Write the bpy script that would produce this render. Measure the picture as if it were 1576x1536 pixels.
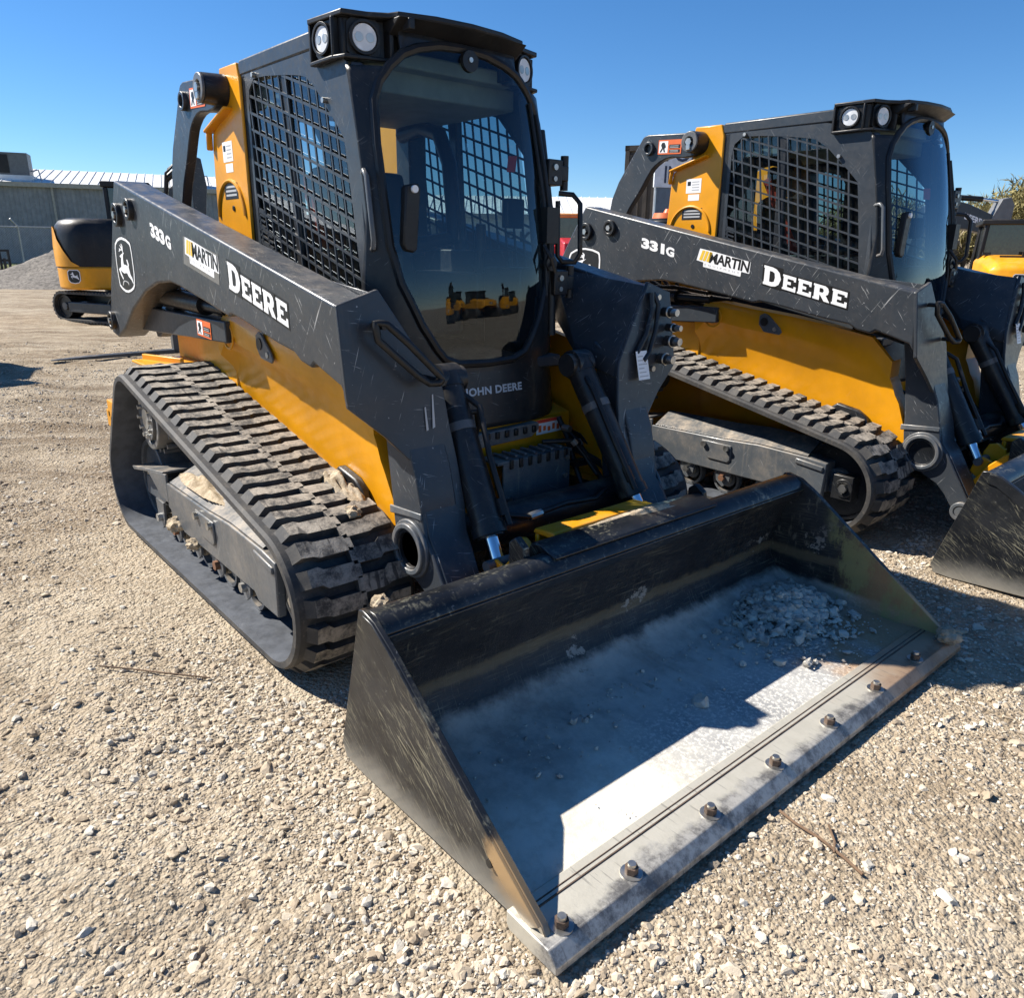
import bpy, bmesh, math, random
import numpy as np
from mathutils import Vector, Matrix, geometry
R=math.radians; PI=math.pi
rnd=random.Random(7); rng=np.random.default_rng(11)
for o in list(bpy.data.objects): bpy.data.objects.remove(o)
sc=bpy.context.scene; COL=sc.collection
# ------------------------------------------------------------------ camera
CAM=Vector((2.287,-1.909,1.437)); YAW,PITCH,ROLL=R(139.333),R(-18.248),R(0.751)
fw=Vector((math.cos(YAW)*math.cos(PITCH),math.sin(YAW)*math.cos(PITCH),math.sin(PITCH)))
rt0=Vector((math.sin(YAW),-math.cos(YAW),0)); up0=rt0.cross(fw)
rt=rt0*math.cos(ROLL)+up0*math.sin(ROLL); up=up0*math.cos(ROLL)-rt0*math.sin(ROLL)
cam=bpy.data.cameras.new("camera"); cam.sensor_width=36; cam.sensor_fit='HORIZONTAL'
cam.lens=1164.249/1576*36; cam.clip_start=.05; cam.clip_end=2000; cam.shift_y=-.0011
camo=bpy.data.objects.new("camera",cam); COL.objects.link(camo)
m=Matrix.Identity(4)
for i in range(3): m[i][0],m[i][1],m[i][2],m[i][3]=rt[i],up[i],-fw[i],CAM[i]
camo.matrix_world=m; sc.camera=camo
# ------------------------------------------------------------------ world, sun, exposure
SUN_EL=R(44.2); LIGHT=Vector((.424,.274,-.490)).normalized()      # direction the light travels
w=bpy.data.worlds.new("World"); sc.world=w; w.use_nodes=True
nt=w.node_tree; nt.nodes.clear()
sky=nt.nodes.new('ShaderNodeTexSky'); sky.sky_type='NISHITA'; sky.sun_disc=False
sky.sun_elevation=SUN_EL; sky.sun_rotation=math.atan2(-LIGHT.x,-LIGHT.y)
sky.air_density=1.0; sky.dust_density=0; sky.ozone_density=6.5; sky.altitude=1500
hs=nt.nodes.new('ShaderNodeHueSaturation'); hs.inputs['Saturation'].default_value=1.16
bg=nt.nodes.new('ShaderNodeBackground'); bg.inputs['Strength'].default_value=.074
wo=nt.nodes.new('ShaderNodeOutputWorld'); nt.links.new(sky.outputs[0],hs.inputs['Color']); nt.links.new(hs.outputs[0],bg.inputs[0]); nt.links.new(bg.outputs[0],wo.inputs[0])
sl=bpy.data.lights.new("sun","SUN"); sl.energy=5.0; sl.angle=R(.53); sl.color=(1,.945,.86)
so=bpy.data.objects.new("sun",sl); COL.objects.link(so); so.rotation_euler=LIGHT.to_track_quat('-Z','Y').to_euler(); so.location=(-10,-8,14)
sc.view_settings.view_transform='Standard'; sc.view_settings.look='None'; sc.view_settings.exposure=.97; sc.view_settings.gamma=1
sc.view_settings.use_curve_mapping=False
sc.cycles.max_bounces=8; sc.cycles.transparent_max_bounces=12
# ------------------------------------------------------------------ materials
def lin(c): return tuple((x/12.92 if x<=.04045 else ((x+.055)/1.055)**2.4) for x in c)
class NT:
    def __init__(s,name):
        s.m=bpy.data.materials.new(name); s.m.use_nodes=True; s.t=s.m.node_tree; s.t.nodes.clear()
        s.out=s.n('ShaderNodeOutputMaterial'); s.b=s.n('ShaderNodeBsdfPrincipled'); s.l(s.b.outputs[0],s.out.inputs[0])
        s.tc=s.n('ShaderNodeTexCoord')
    def n(s,t,**k):
        x=s.t.nodes.new(t)
        for a,v in k.items(): setattr(x,a,v)
        return x
    def l(s,a,b): s.t.links.new(a,b)
    def set(s,i,v):
        if hasattr(v,'links') or hasattr(v,'is_linked'): s.l(v,i)
        else: i.default_value=v
    def coord(s,scale=(1,1,1),rot=(0,0,0)):
        src=s.tc.outputs['Object']
        if rot!=(0,0,0): m1=s.n('ShaderNodeMapping'); m1.inputs['Rotation'].default_value=rot; s.l(src,m1.inputs[0]); src=m1.outputs[0]
        mp=s.n('ShaderNodeMapping'); mp.inputs['Scale'].default_value=scale; s.l(src,mp.inputs[0]); return mp.outputs[0]
    def noise(s,scale,detail=4,rough=.55,stretch=(1,1,1),rot=(0,0,0),dist=0):
        x=s.n('ShaderNodeTexNoise'); x.inputs['Scale'].default_value=scale; x.inputs['Detail'].default_value=detail; x.inputs['Roughness'].default_value=rough
        x.inputs['Distortion'].default_value=dist
        s.l(s.coord(stretch,rot),x.inputs['Vector']); return x.outputs[0]
    def ramp(s,v,lo,hi,a=0,b=1):
        x=s.n('ShaderNodeMapRange'); x.interpolation_type='SMOOTHSTEP'
        s.l(v,x.inputs[0]); x.inputs[1].default_value=lo; x.inputs[2].default_value=hi; x.inputs[3].default_value=a; x.inputs[4].default_value=b
        return x.outputs[0]
    def math(s,op,a,b=0):
        x=s.n('ShaderNodeMath',operation=op); s.set(x.inputs[0],a); s.set(x.inputs[1],b); return x.outputs[0]
    def mix(s,f,a,b):
        x=s.n('ShaderNodeMix',data_type='RGBA'); s.set(x.inputs[0],f)
        for i,v in ((6,a),(7,b)):
            if isinstance(v,tuple): v=v+(1,) if len(v)==3 else v
            s.set(x.inputs[i],v)
        return x.outputs[2]
    def sep(s,v):
        x=s.n('ShaderNodeSeparateXYZ'); s.l(v,x.inputs[0]); return x.outputs
    def up(s,lo=.3,hi=.9):
        g=s.n('ShaderNodeNewGeometry'); return s.ramp(s.sep(g.outputs['Normal'])[2],lo,hi)
    def bump(s,h,strength=.3,dist=.005):
        x=s.n('ShaderNodeBump'); x.inputs['Strength'].default_value=strength; x.inputs['Distance'].default_value=dist
        s.l(h,x.inputs['Height']); s.l(x.outputs[0],s.b.inputs['Normal']); return x
    def fin(s,col,rough=.5,metal=0,spec=.5,coat=0):
        if isinstance(col,tuple): col=col+(1,) if len(col)==3 else col
        s.set(s.b.inputs['Base Color'],col); s.set(s.b.inputs['Roughness'],rough); s.set(s.b.inputs['Metallic'],metal)
        s.b.inputs['Specular IOR Level'].default_value=spec; s.b.inputs['Coat Weight'].default_value=coat; s.b.inputs['Coat Roughness'].default_value=.12
        return s.m
DUST=(.42,.34,.25)
def paint(name,col,rough=.38,dust=.25,scr=.25,coat=0,dustup=.5,orange=.0006):
    s=NT(name)
    n1=s.noise(2.3,6,.6); n2=s.noise(45,3,.6)
    c=s.mix(s.ramp(n1,.35,.7),tuple(x*.86 for x in col),tuple(min(1,x*1.12) for x in col))
    d=s.math('MULTIPLY',s.ramp(s.noise(5,8,.7),.42,.75),dust)
    d=s.math('ADD',d,s.math('MULTIPLY',s.ramp(s.noise(26,4,.6,(1,1,.06)),.56,.78),dust*.8))
    du=s.math('MULTIPLY',s.math('MULTIPLY',s.up(),s.ramp(s.noise(9,8,.72),.4,.72)),dustup)
    f=s.math('MINIMUM',s.math('ADD',d,du),1.0)
    c=s.mix(f,c,DUST)
    sm=None
    for k,(st,ro) in enumerate((((1,1,22),(.5,.9,.3)),((24,1,1),(.2,.4,.9)),((1,1,30),(.1,-.7,.4)))):
        v=s.ramp(s.noise(7+2*k,3,.5,st,ro),.675,.75); sm=v if sm is None else s.math('MAXIMUM',sm,v)
    # chips: tiny bright flecks
    ch=s.math('MAXIMUM',s.ramp(s.noise(60,2,.5),.72,.77),s.math('MULTIPLY',s.ramp(s.noise(19,5,.7),.70,.74),.8))
    sm=s.math('MULTIPLY',s.math('MAXIMUM',sm,ch),scr)
    c=s.mix(sm,c,(.45,.45,.44))
    r=s.math('ADD',s.math('MULTIPLY',f,.4),s.ramp(n2,.3,.7,rough-.05,rough+.07))
    s.bump(s.noise(140,2,.5),.12,orange)
    return s.fin(c,r,0,.38,coat)
def flat(name,col,rough=.5,metal=0,var=.12,spec=.5,scale=6):
    s=NT(name); n=s.noise(scale,5,.6)
    c=s.mix(s.ramp(n,.3,.7),tuple(x*(1-var) for x in col),tuple(min(1,x*(1+var)) for x in col))
    return s.fin(c,s.ramp(s.noise(scale*3,4,.6),.3,.7,max(0.02,rough-.07),min(1,rough+.08)),metal,spec)
GRAY=(.038,.044,.052)
M={}
M['gray']=paint('loader_gray_paint',GRAY,.33,.05,.62,.04,.30)
M['graycab']=paint('cab_gray_paint',(.036,.044,.054),.36,.04,.18,.04,.28)
M['dark']=paint('dark_gray_paint',(.014,.016,.019),.36,.05,.2,.05,.25)
M['yellow']=paint('loader_yellow_paint',(.74,.312,.006),.34,.02,.06,.12,.2)
M['black']=paint('black_plastic',(.010,.010,.011),.42,.03,.05,0,.12)
M['frame']=paint('track_frame_paint',(.085,.095,.105),.34,.30,.35,.1,.6)
M['chrome']=flat('chrome_rod',(.75,.78,.82),.10,1,.03)
M['steel']=flat('zinc_steel',(.50,.49,.46),.42,1,.2)
M['rust']=flat('rusty_steel',(.20,.095,.05),.75,.2,.4,scale=20)
M['darkrust']=flat('dark_rust',(.11,.075,.055),.7,.3,.4,scale=25)
M['white']=flat('white_decal',(.82,.82,.82),.45,0,.03)
M['decalblack']=flat('black_decal',(.012,.012,.012),.4,0,.05)
M['decalyellow']=flat('yellow_decal',(.80,.52,.05),.45,0,.05)
M['film']=flat('clear_decal_film',(.16,.155,.145),.3,0,.12)
M['orange']=flat('orange_decal',(.72,.14,.03),.45,0,.05)
M['red']=flat('red_webbing',(.70,.06,.03),.6,0,.1)
M['greydec']=flat('grey_print',(.45,.45,.45),.5,0,.03)
M['label']=flat('faded_lettering',(.42,.47,.52),.5,0,.3)
M['seat']=flat('seat_fabric',(.035,.036,.038),.85,0,.2)
M['liner']=flat('cab_liner',(.26,.27,.25),.8,0,.15)
def mk_rubber():
    s=NT('track_rubber'); c=s.mix(s.ramp(s.noise(7,7,.7),.38,.72),(.030,.030,.031),(.085,.076,.064))
    c=s.mix(s.ramp(s.noise(40,4,.7),.55,.75,0,.5),c,(.16,.135,.105))
    s.bump(s.noise(90,5,.7),.35,.003); return s.fin(c,.72)
M['rubber']=mk_rubber()
def mk_lug():
    s=NT('track_lug_top'); c=s.mix(s.ramp(s.noise(11,8,.78),.38,.60),(.050,.048,.046),(.345,.305,.25))
    c=s.mix(s.ramp(s.noise(6,2,.5,(1,5,1)),.62,.68,0,.8),c,(.035,.033,.031))
    s.bump(s.noise(60,6,.75),.6,.006); return s.fin(c,.85)
M['lug']=mk_lug()
M['belt_in']=flat('track_inner_rubber',(.075,.082,.095),.5,0,.25,scale=14)
def mk_glass():
    m=bpy.data.materials.new('tinted_glass'); m.use_nodes=True; t=m.node_tree; t.nodes.clear()
    o=t.nodes.new('ShaderNodeOutputMaterial'); mx=t.nodes.new('ShaderNodeMixShader'); tr=t.nodes.new('ShaderNodeBsdfTransparent'); gl=t.nodes.new('ShaderNodeBsdfGlossy')
    lw=t.nodes.new('ShaderNodeLayerWeight'); lw.inputs[0].default_value=.5; pw=t.nodes.new('ShaderNodeMath'); pw.operation='POWER'; pw.inputs[1].default_value=4.2; t.links.new(lw.outputs['Facing'],pw.inputs[0]); fr=t.nodes.new('ShaderNodeMapRange'); fr.inputs[3].default_value=.055; fr.inputs[4].default_value=1.0; t.links.new(pw.outputs[0],fr.inputs[0])
    tr.inputs[0].default_value=(.52,.66,.69,1); gl.inputs[0].default_value=(.80,.90,1,1); gl.inputs[1].default_value=.0
    t.links.new(fr.outputs[0],mx.inputs[0]); t.links.new(tr.outputs[0],mx.inputs[1]); t.links.new(gl.outputs[0],mx.inputs[2]); df=t.nodes.new('ShaderNodeBsdfDiffuse'); df.inputs[0].default_value=(.5,.48,.44,1); m2=t.nodes.new('ShaderNodeMixShader'); nz=t.nodes.new('ShaderNodeTexNoise'); nz.inputs['Scale'].default_value=5; nz.inputs['Detail'].default_value=8; nz.inputs['Roughness'].default_value=.7; mr=t.nodes.new('ShaderNodeMapRange'); tcn=t.nodes.new('ShaderNodeTexCoord')
    t.links.new(tcn.outputs['Object'],nz.inputs['Vector']); t.links.new(nz.outputs[0],mr.inputs[0]); mr.inputs[1].default_value=.35; mr.inputs[2].default_value=.8; mr.inputs[3].default_value=.0; mr.inputs[4].default_value=.022
    t.links.new(mr.outputs[0],m2.inputs[0]); t.links.new(mx.outputs[0],m2.inputs[1]); t.links.new(df.outputs[0],m2.inputs[2]); t.links.new(m2.outputs[0],o.inputs[0])
    return m
M['glass']=mk_glass(); M['sideglass']=M['glass'].copy(); M['sideglass'].name='side_glass'; [setattr(n.inputs[0],'default_value',(.42,.52,.54,1)) for n in M['sideglass'].node_tree.nodes if n.type=='BSDF_TRANSPARENT']
def mk_lens():
    s=NT('lamp_lens'); v=s.n('ShaderNodeTexVoronoi'); v.inputs['Scale'].default_value=26; s.l(s.tc.outputs['Object'],v.inputs['Vector'])
    c=s.mix(s.ramp(v.outputs[0],.1,.5),(.88,.89,.9),(.68,.69,.7)); return s.fin(c,.25,.0)
M['lens']=mk_lens()
def mk_bucket(inner):
    s=NT('bucket_inside' if inner else 'bucket_outside_paint')
    base=s.mix(s.ramp(s.noise(4,6,.65),.35,.7),(.010,.011,.013),(.030,.031,.033))
    sm=None
    for k,(st,ro) in enumerate((((1.1,1,24),(.0,.0,.0)),((1,1,30),(.0,.12,.0)),((1,22,1.2),(.0,.0,.12))) if inner else (((1.1,4,20),(.0,-.66,.0)),((1,4,16),(.0,-.45,.0)),((1.6,4,14),(.0,-.95,.0)))):
        v=s.ramp(s.noise(6+3*k,4,.62,st,ro),.56,.70); sm=v if sm is None else s.math('MAXIMUM',sm,v)
    big=s.ramp(s.noise(3.0,6,.7),.40,.62)
    c=s.mix(s.math('MULTIPLY',s.math('MULTIPLY',sm,big),.4 if inner else .75),base,(.34,.315,.22)); c=s.mix(s.math('MULTIPLY',s.ramp(s.noise(48,4,.7),.64,.71),.3),c,(.33,.32,.30))
    pos=s.sep(s.tc.outputs['Object'])
    rr=.30
    if inner:
        # dried silt lying on the floor, thinning out up the back; caked clods on the walls
        zz=s.math('ADD',pos[2],s.math('MULTIPLY',s.math('SUBTRACT',s.noise(7,7,.7),.5),.07))
        silt=s.ramp(zz,.112,.078)
        fine=s.ramp(s.noise(70,5,.75),.49,.60); scr=s.ramp(s.noise(11,4,.6,(.10,1,1)),.40,.62)
        dark=s.mix(s.ramp(s.noise(9,6,.7),.35,.65),(.32,.30,.265),(.52,.485,.42))
        steelc=s.mix(fine,(.27,.268,.262),(.66,.63,.565))
        cream=s.mix(s.ramp(s.noise(13,7,.75),.30,.62),(.56,.515,.42),(.74,.695,.59))
        xx=s.math('ADD',pos[0],s.math('MULTIPLY',s.math('SUBTRACT',s.noise(4,5,.6),.5),.35))
        yy=s.math('ADD',pos[1],s.math('MULTIPLY',s.math('SUBTRACT',s.noise(5,6,.65),.5),.5))
        silt_shade_c=s.mix(s.ramp(xx,.92,1.16),dark,s.mix(s.ramp(yy,-.52,-.22),cream,steelc))  # darker mix toward the back puts the bucket's shade into the silt colour
        silt_shade_c=s.mix(s.math('MULTIPLY',s.math('MULTIPLY',scr,s.ramp(yy,-.6,-.1)),.35),silt_shade_c,(.62,.60,.55))
        c=s.mix(silt,c,silt_shade_c)
        band=s.math('MULTIPLY',s.ramp(zz,.225,.205),s.ramp(zz,.165,.185))
        c=s.mix(s.math('MULTIPLY',band,.55),c,(.20,.155,.085))
        rustm=s.math('MULTIPLY',s.ramp(s.math('ADD',pos[1],s.math('MULTIPLY',s.math('SUBTRACT',s.noise(5,5,.6),.5),.9)),.45,.75),s.ramp(pos[0],.92,1.15))
        c=s.mix(s.math('MULTIPLY',rustm,.85),c,(.38,.22,.10))
        yel=s.math('MULTIPLY',s.math('MULTIPLY',s.ramp(pos[1],1.015,1.02),s.ramp(s.noise(9,6,.75,(1,1,.5)),.44,.56)),s.ramp(s.math('ADD',pos[0],s.math('MULTIPLY',s.noise(5,4,.6),.3)),1.02,1.14))
        c=s.mix(s.math('MULTIPLY',yel,.75),c,(.30,.28,.11))
        cake=s.math('MULTIPLY',s.ramp(s.noise(3.6,9,.72),.62,.645),s.ramp(pos[2],.42,.2))
        c=s.mix(cake,c,(.33,.305,.26))
        rr=s.math('ADD',s.math('MULTIPLY',silt,.5),.30)
        s.bump(s.noise(55,8,.8),.5,.008)
    else:
        zz=s.math('ADD',pos[2],s.math('MULTIPLY',s.math('SUBTRACT',s.noise(6,6,.65),.5),.14))
        c=s.mix(s.ramp(zz,.13,.0,0,.85),c,(.27,.255,.22))
        rustm=s.math('MULTIPLY',s.ramp(s.math('ADD',pos[0],s.math('MULTIPLY',s.math('SUBTRACT',s.noise(9,5,.6),.5),.25)),1.19,1.25),s.ramp(zz,.0,.12))
        c=s.mix(s.math('MULTIPLY',rustm,.9),c,(.42,.27,.13))
    return s.fin(c,rr,.15 if not inner else 0)
M['bucket']=mk_bucket(False); M['bucket_in']=mk_bucket(True)
def mk_edge():
    s=NT('worn_cutting_edge'); pos=s.sep(s.tc.outputs['Object'])
    c=s.mix(s.ramp(s.noise(12,8,.78),.38,.62),(.13,.125,.12),(.46,.44,.40))
    c=s.mix(s.math('MULTIPLY',s.ramp(s.math('ADD',pos[0],s.math('MULTIPLY',s.math('SUBTRACT',s.noise(7,7,.72),.5),.16)),1.420,1.385),.85),c,(.62,.58,.48))
    r=s.ramp(s.math('ADD',pos[1],s.math('MULTIPLY',s.math('SUBTRACT',s.noise(6,5,.6),.5),1.0)),.30,.85)
    c=s.mix(s.math('MULTIPLY',r,.75),c,(.34,.19,.09))
    v=s.ramp(s.noise(10,3,.5,(1,14,1)),.62,.7); c=s.mix(s.math('MULTIPLY',v,.4),c,(.10,.095,.09))
    s.bump(s.noise(70,6,.7),.25,.003); return s.fin(c,.48,.45)
M['edge']=mk_edge()
def mk_dirt(name,a,b,scale=30,bump=.6):
    s=NT(name); c=s.mix(s.ramp(s.noise(scale,8,.72),.32,.68),a,b); s.bump(s.noise(scale*3,6,.75),bump,.01); return s.fin(c,.95,0,.2)
M['dirt']=mk_dirt('caked_dirt',(.28,.215,.14),(.52,.43,.31))
M['greydirt']=mk_dirt('grey_crumbs',(.30,.28,.25),(.58,.54,.47))
# ------------------------------------------------------------------ mesh helpers
class MB:
    def __init__(s): s.v=[]; s.f=[]; s.mi=[]
    def add(s,vs,fs,mi=0):
        o=len(s.v); s.v+=[tuple(x) for x in vs]; s.f+=[tuple(i+o for i in f) for f in fs]; s.mi+=[mi]*len(fs); return s
    def prism(s,pts,a0,a1,axis='y',mi=0):
        n=len(pts)
        def P(p,a): return {'y':(p[0],a,p[1]),'x':(a,p[0],p[1]),'z':(p[0],p[1],a)}[axis]
        vs=[P(p,a0) for p in pts]+[P(p,a1) for p in pts]
        fs=[tuple(range(n)),tuple(range(2*n-1,n-1,-1))]+[(i,(i+1)%n,n+(i+1)%n,n+i) for i in range(n)]
        return s.add(vs,fs,mi)
    def box(s,lo,hi,mi=0,rot=None,piv=None):
        x0,y0,z0=lo;x1,y1,z1=hi
        vs=[Vector(p) for p in ((x0,y0,z0),(x1,y0,z0),(x1,y1,z0),(x0,y1,z0),(x0,y0,z1),(x1,y0,z1),(x1,y1,z1),(x0,y1,z1))]
        if rot is not None:
            pv=Vector(piv) if piv else Vector(((x0+x1)/2,(y0+y1)/2,(z0+z1)/2)); vs=[pv+rot@(v-pv) for v in vs]
        return s.add(vs,[(0,3,2,1),(4,5,6,7),(0,1,5,4),(1,2,6,5),(2,3,7,6),(3,0,4,7)],mi)
    def beam(s,a,b,wd,ht,mi=0,upv=(0,0,1)):
        a,b=Vector(a),Vector(b); d=(b-a).normalized(); sd=d.cross(Vector(upv))
        if sd.length<1e-4: sd=d.cross(Vector((1,0,0)))
        sd.normalize(); u=sd.cross(d); vs=[]
        for p in (a,b):
            for i,j in ((-1,-1),(1,-1),(1,1),(-1,1)): vs.append(p+sd*(i*wd/2)+u*(j*ht/2))
        return s.add(vs,[(0,1,2,3),(7,6,5,4),(0,4,5,1),(1,5,6,2),(2,6,7,3),(3,7,4,0)],mi)
    def cyl(s,a,b,r,r2=None,n=24,mi=0,cap=True,mic=None):
        a,b=Vector(a),Vector(b); d=(b-a).normalized(); t=Vector((0,0,1)) if abs(d.z)<.9 else Vector((1,0,0))
        u=d.cross(t).normalized(); v=d.cross(u); r2=r if r2 is None else r2
        vs=[p+u*(q*math.cos(2*PI*i/n))+v*(q*math.sin(2*PI*i/n)) for p,q in ((a,r),(b,r2)) for i in range(n)]
        s.add(vs,[(i,(i+1)%n,n+(i+1)%n,n+i) for i in range(n)],mi)
        if cap: s.add(vs,[tuple(range(n-1,-1,-1)),tuple(range(n,2*n))],mi if mic is None else mic)
        return s
    def ring(s,a,b,ro,ri,n=32,mi=0):
        a,b=Vector(a),Vector(b); d=(b-a).normalized(); t=Vector((0,0,1)) if abs(d.z)<.9 else Vector((1,0,0))
        u=d.cross(t).normalized(); v=d.cross(u)
        vs=[p+u*(q*math.cos(2*PI*i/n))+v*(q*math.sin(2*PI*i/n)) for p,q in ((a,ro),(b,ro),(b,ri),(a,ri)) for i in range(n)]
        fs=[]
        for k in range(4):
            k2=(k+1)%4; fs+=[(k*n+i,k*n+(i+1)%n,k2*n+(i+1)%n,k2*n+i) for i in range(n)]
        return s.add(vs,fs,mi)
    def tube(s,pts,r,n=10,mi=0,closed=False):
        pts=[Vector(p) for p in pts]; N=len(pts); vs=[]; prev=None
        for i,p in enumerate(pts):
            if closed: d=(pts[(i+1)%N]-pts[i-1])
            else: d=(pts[min(i+1,N-1)]-pts[max(i-1,0)])
            d.normalize()
            if prev is None:
                t=Vector((0,0,1)) if abs(d.z)<.9 else Vector((1,0,0)); u=d.cross(t).normalized()
            else: u=(prev-d*prev.dot(d)).normalized()
            prev=u; v=d.cross(u)
            vs+=[p+u*(r*math.cos(2*PI*k/n))+v*(r*math.sin(2*PI*k/n)) for k in range(n)]
        fs=[]
        for i in range(N if closed else N-1):
            j=(i+1)%N
            fs+=[(i*n+k,i*n+(k+1)%n,j*n+(k+1)%n,j*n+k) for k in range(n)]
        if not closed: fs+=[tuple(range(n-1,-1,-1)),tuple((N-1)*n+k for k in range(n))]
        return s.add(vs,fs,mi)
    def build(s,name,mats,parent=None,bevel=0,smooth=40,label=None,seg=2):
        me=bpy.data.meshes.new(name); me.from_pydata(s.v,[],s.f)
        if not isinstance(mats,(list,tuple)): mats=[mats]
        for x in mats: me.materials.append(x)
        me.polygons.foreach_set('material_index',s.mi)
        bm=bmesh.new(); bm.from_mesh(me); bmesh.ops.recalc_face_normals(bm,faces=bm.faces); bm.to_mesh(me); bm.free()
        if smooth:
            me.polygons.foreach_set('use_smooth',[True]*len(me.polygons)); me.set_sharp_from_angle(angle=R(smooth))
        me.update()
        return link(name,me,parent,bevel,label,seg)
def link(name,me,parent=None,bevel=0,label=None,seg=2):
    o=bpy.data.objects.new(name,me); COL.objects.link(o)
    if parent is not None: o.parent=parent
    if bevel:
        b=o.modifiers.new('bevel','BEVEL'); b.width=bevel; b.segments=seg; b.limit_method='ANGLE'; b.angle_limit=R(38); b.harden_normals=False
    if label: o['label']=label
    return o
def tag(o,label=None,cat=None,group=None,kind=None):
    if label: o['label']=label
    if cat: o['category']=cat
    if group: o['group']=group
    if kind: o['kind']=kind
    return o
def thing(name,label,cat,loc=(0,0,0),rz=0,group=None):
    o=bpy.data.objects.new(name,None); COL.objects.link(o); o.location=loc; o.rotation_euler=(0,0,rz); o.empty_display_size=.2
    return tag(o,label,cat,group)
def copy_tree(o,parent=None,skip=()):
    c=o.copy(); COL.objects.link(c); c.parent=parent
    for ch in list(o.children):
        if ch.name.split('.')[0] in skip: continue
        copy_tree(ch,c,skip)
    return c
def my(pts,s): return pts if s>0 else list(reversed(pts))
def plate_hole(mb,outer,holes,P,Q,mi=0):
    """flat plate with holes: P maps a 2-D point to one face, Q to the other"""
    loops=[[Vector((a,b,0)) for a,b in l] for l in [outer]+holes]
    flatp=[p for l in [outer]+holes for p in l]; n=len(flatp)
    tri=geometry.tessellate_polygon(loops)
    mb.add([P(p) for p in flatp]+[Q(p) for p in flatp],[tuple(t) for t in tri]+[tuple(n+i for i in reversed(t)) for t in tri],mi)
    for l in [outer]+holes:
        k=len(l); mb.add([P(p) for p in l]+[Q(p) for p in l],[(i,(i+1)%k,k+(i+1)%k,k+i) for i in range(k)],mi)
def text_poly(txt,size,bold=0,shear=0,spacing=1):
    cu=bpy.data.curves.new('t','FONT'); cu.body=txt; cu.size=size; cu.offset=bold; cu.shear=shear; cu.space_character=spacing; cu.resolution_u=3
    o=bpy.data.objects.new('t',cu); COL.objects.link(o); dg=bpy.context.evaluated_depsgraph_get(); dg.update()
    me=o.evaluated_get(dg).to_mesh(); vs=[(v.co.x,v.co.y) for v in me.vertices]; fs=[tuple(p.vertices) for p in me.polygons]
    o.evaluated_get(dg).to_mesh_clear(); bpy.data.objects.remove(o); bpy.data.curves.remove(cu)
    return vs,fs
def fitted(vs,w=None,h=None):
    xs=[v[0] for v in vs]; ys=[v[1] for v in vs]; x0,x1,y0,y1=min(xs),max(xs),min(ys),max(ys)
    sx=w/(x1-x0) if w else 1; sy=h/(y1-y0) if h else sx
    return [((x-x0)*sx,(y-y0)*sy) for x,y in vs]
def rectpoly(mb,f,x0,y0,x1,y1,mi=0,sk=0): mb.add([f(x0+sk*y0,y0),f(x1+sk*y0,y0),f(x1+sk*y1,y1),f(x0+sk*y1,y1)],[(0,1,2,3)],mi)
# ------------------------------------------------------------------ ground height
def vnoise(x,y,seed):
    r=np.random.default_rng(seed); T=r.random((256,256)); xi=np.floor(x).astype(int); yi=np.floor(y).astype(int); fx=x-xi; fy=y-yi
    fx=fx*fx*(3-2*fx); fy=fy*fy*(3-2*fy); g=lambda a,b:T[a&255,b&255]
    return (g(xi,yi)*(1-fx)+g(xi+1,yi)*fx)*(1-fy)+(g(xi,yi+1)*(1-fx)+g(xi+1,yi+1)*fx)*fy-.5
def gheight(x,y):
    d=np.hypot(x-CAM.x,y-CAM.y)
    h=.05*vnoise(x*.35,y*.35,1)+.030*vnoise(x*1.3,y*1.3,2)+.024*vnoise(x*4.2+.3*y,y*4.2,3)
    h+=.020*vnoise(x*11,y*11,4)*np.clip(1.6-d/9,0.15,1)+.014*vnoise(x*26,y*26,5)*np.clip(1.5-d/5,0,1)
    # wheel and grouser ruts running along the yard
    xr=.652*x+.758*y; yr=-.758*x+.652*y
    h+=.11*np.clip(vnoise(xr*.55+7,yr*2.4,6),-.25,.25)*np.clip((-x-1.0)/2.5,0,1)*np.clip((26+x)/10,0,1)+.05*np.clip(vnoise(xr*1.6+3,yr*6,16),-.3,.3)*np.clip((-x-1.0)/2.5,0,1)*np.clip((20+x)/8,0,1)
    # machines stand on pressed flat ground
    for (ax,bx,ay,by) in ((-2.3,1.75,-1.15,1.15),(-1.8,2.3,1.75,4.0)):
        q=np.maximum(np.maximum(ax-x,x-bx),np.maximum(ay-y,y-by)); k=np.clip(q/.35,0,1); h=h*(.12+.88*k)-.006*(1-k)
    return h*np.clip(3-d/40,0,1)-.004
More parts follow.
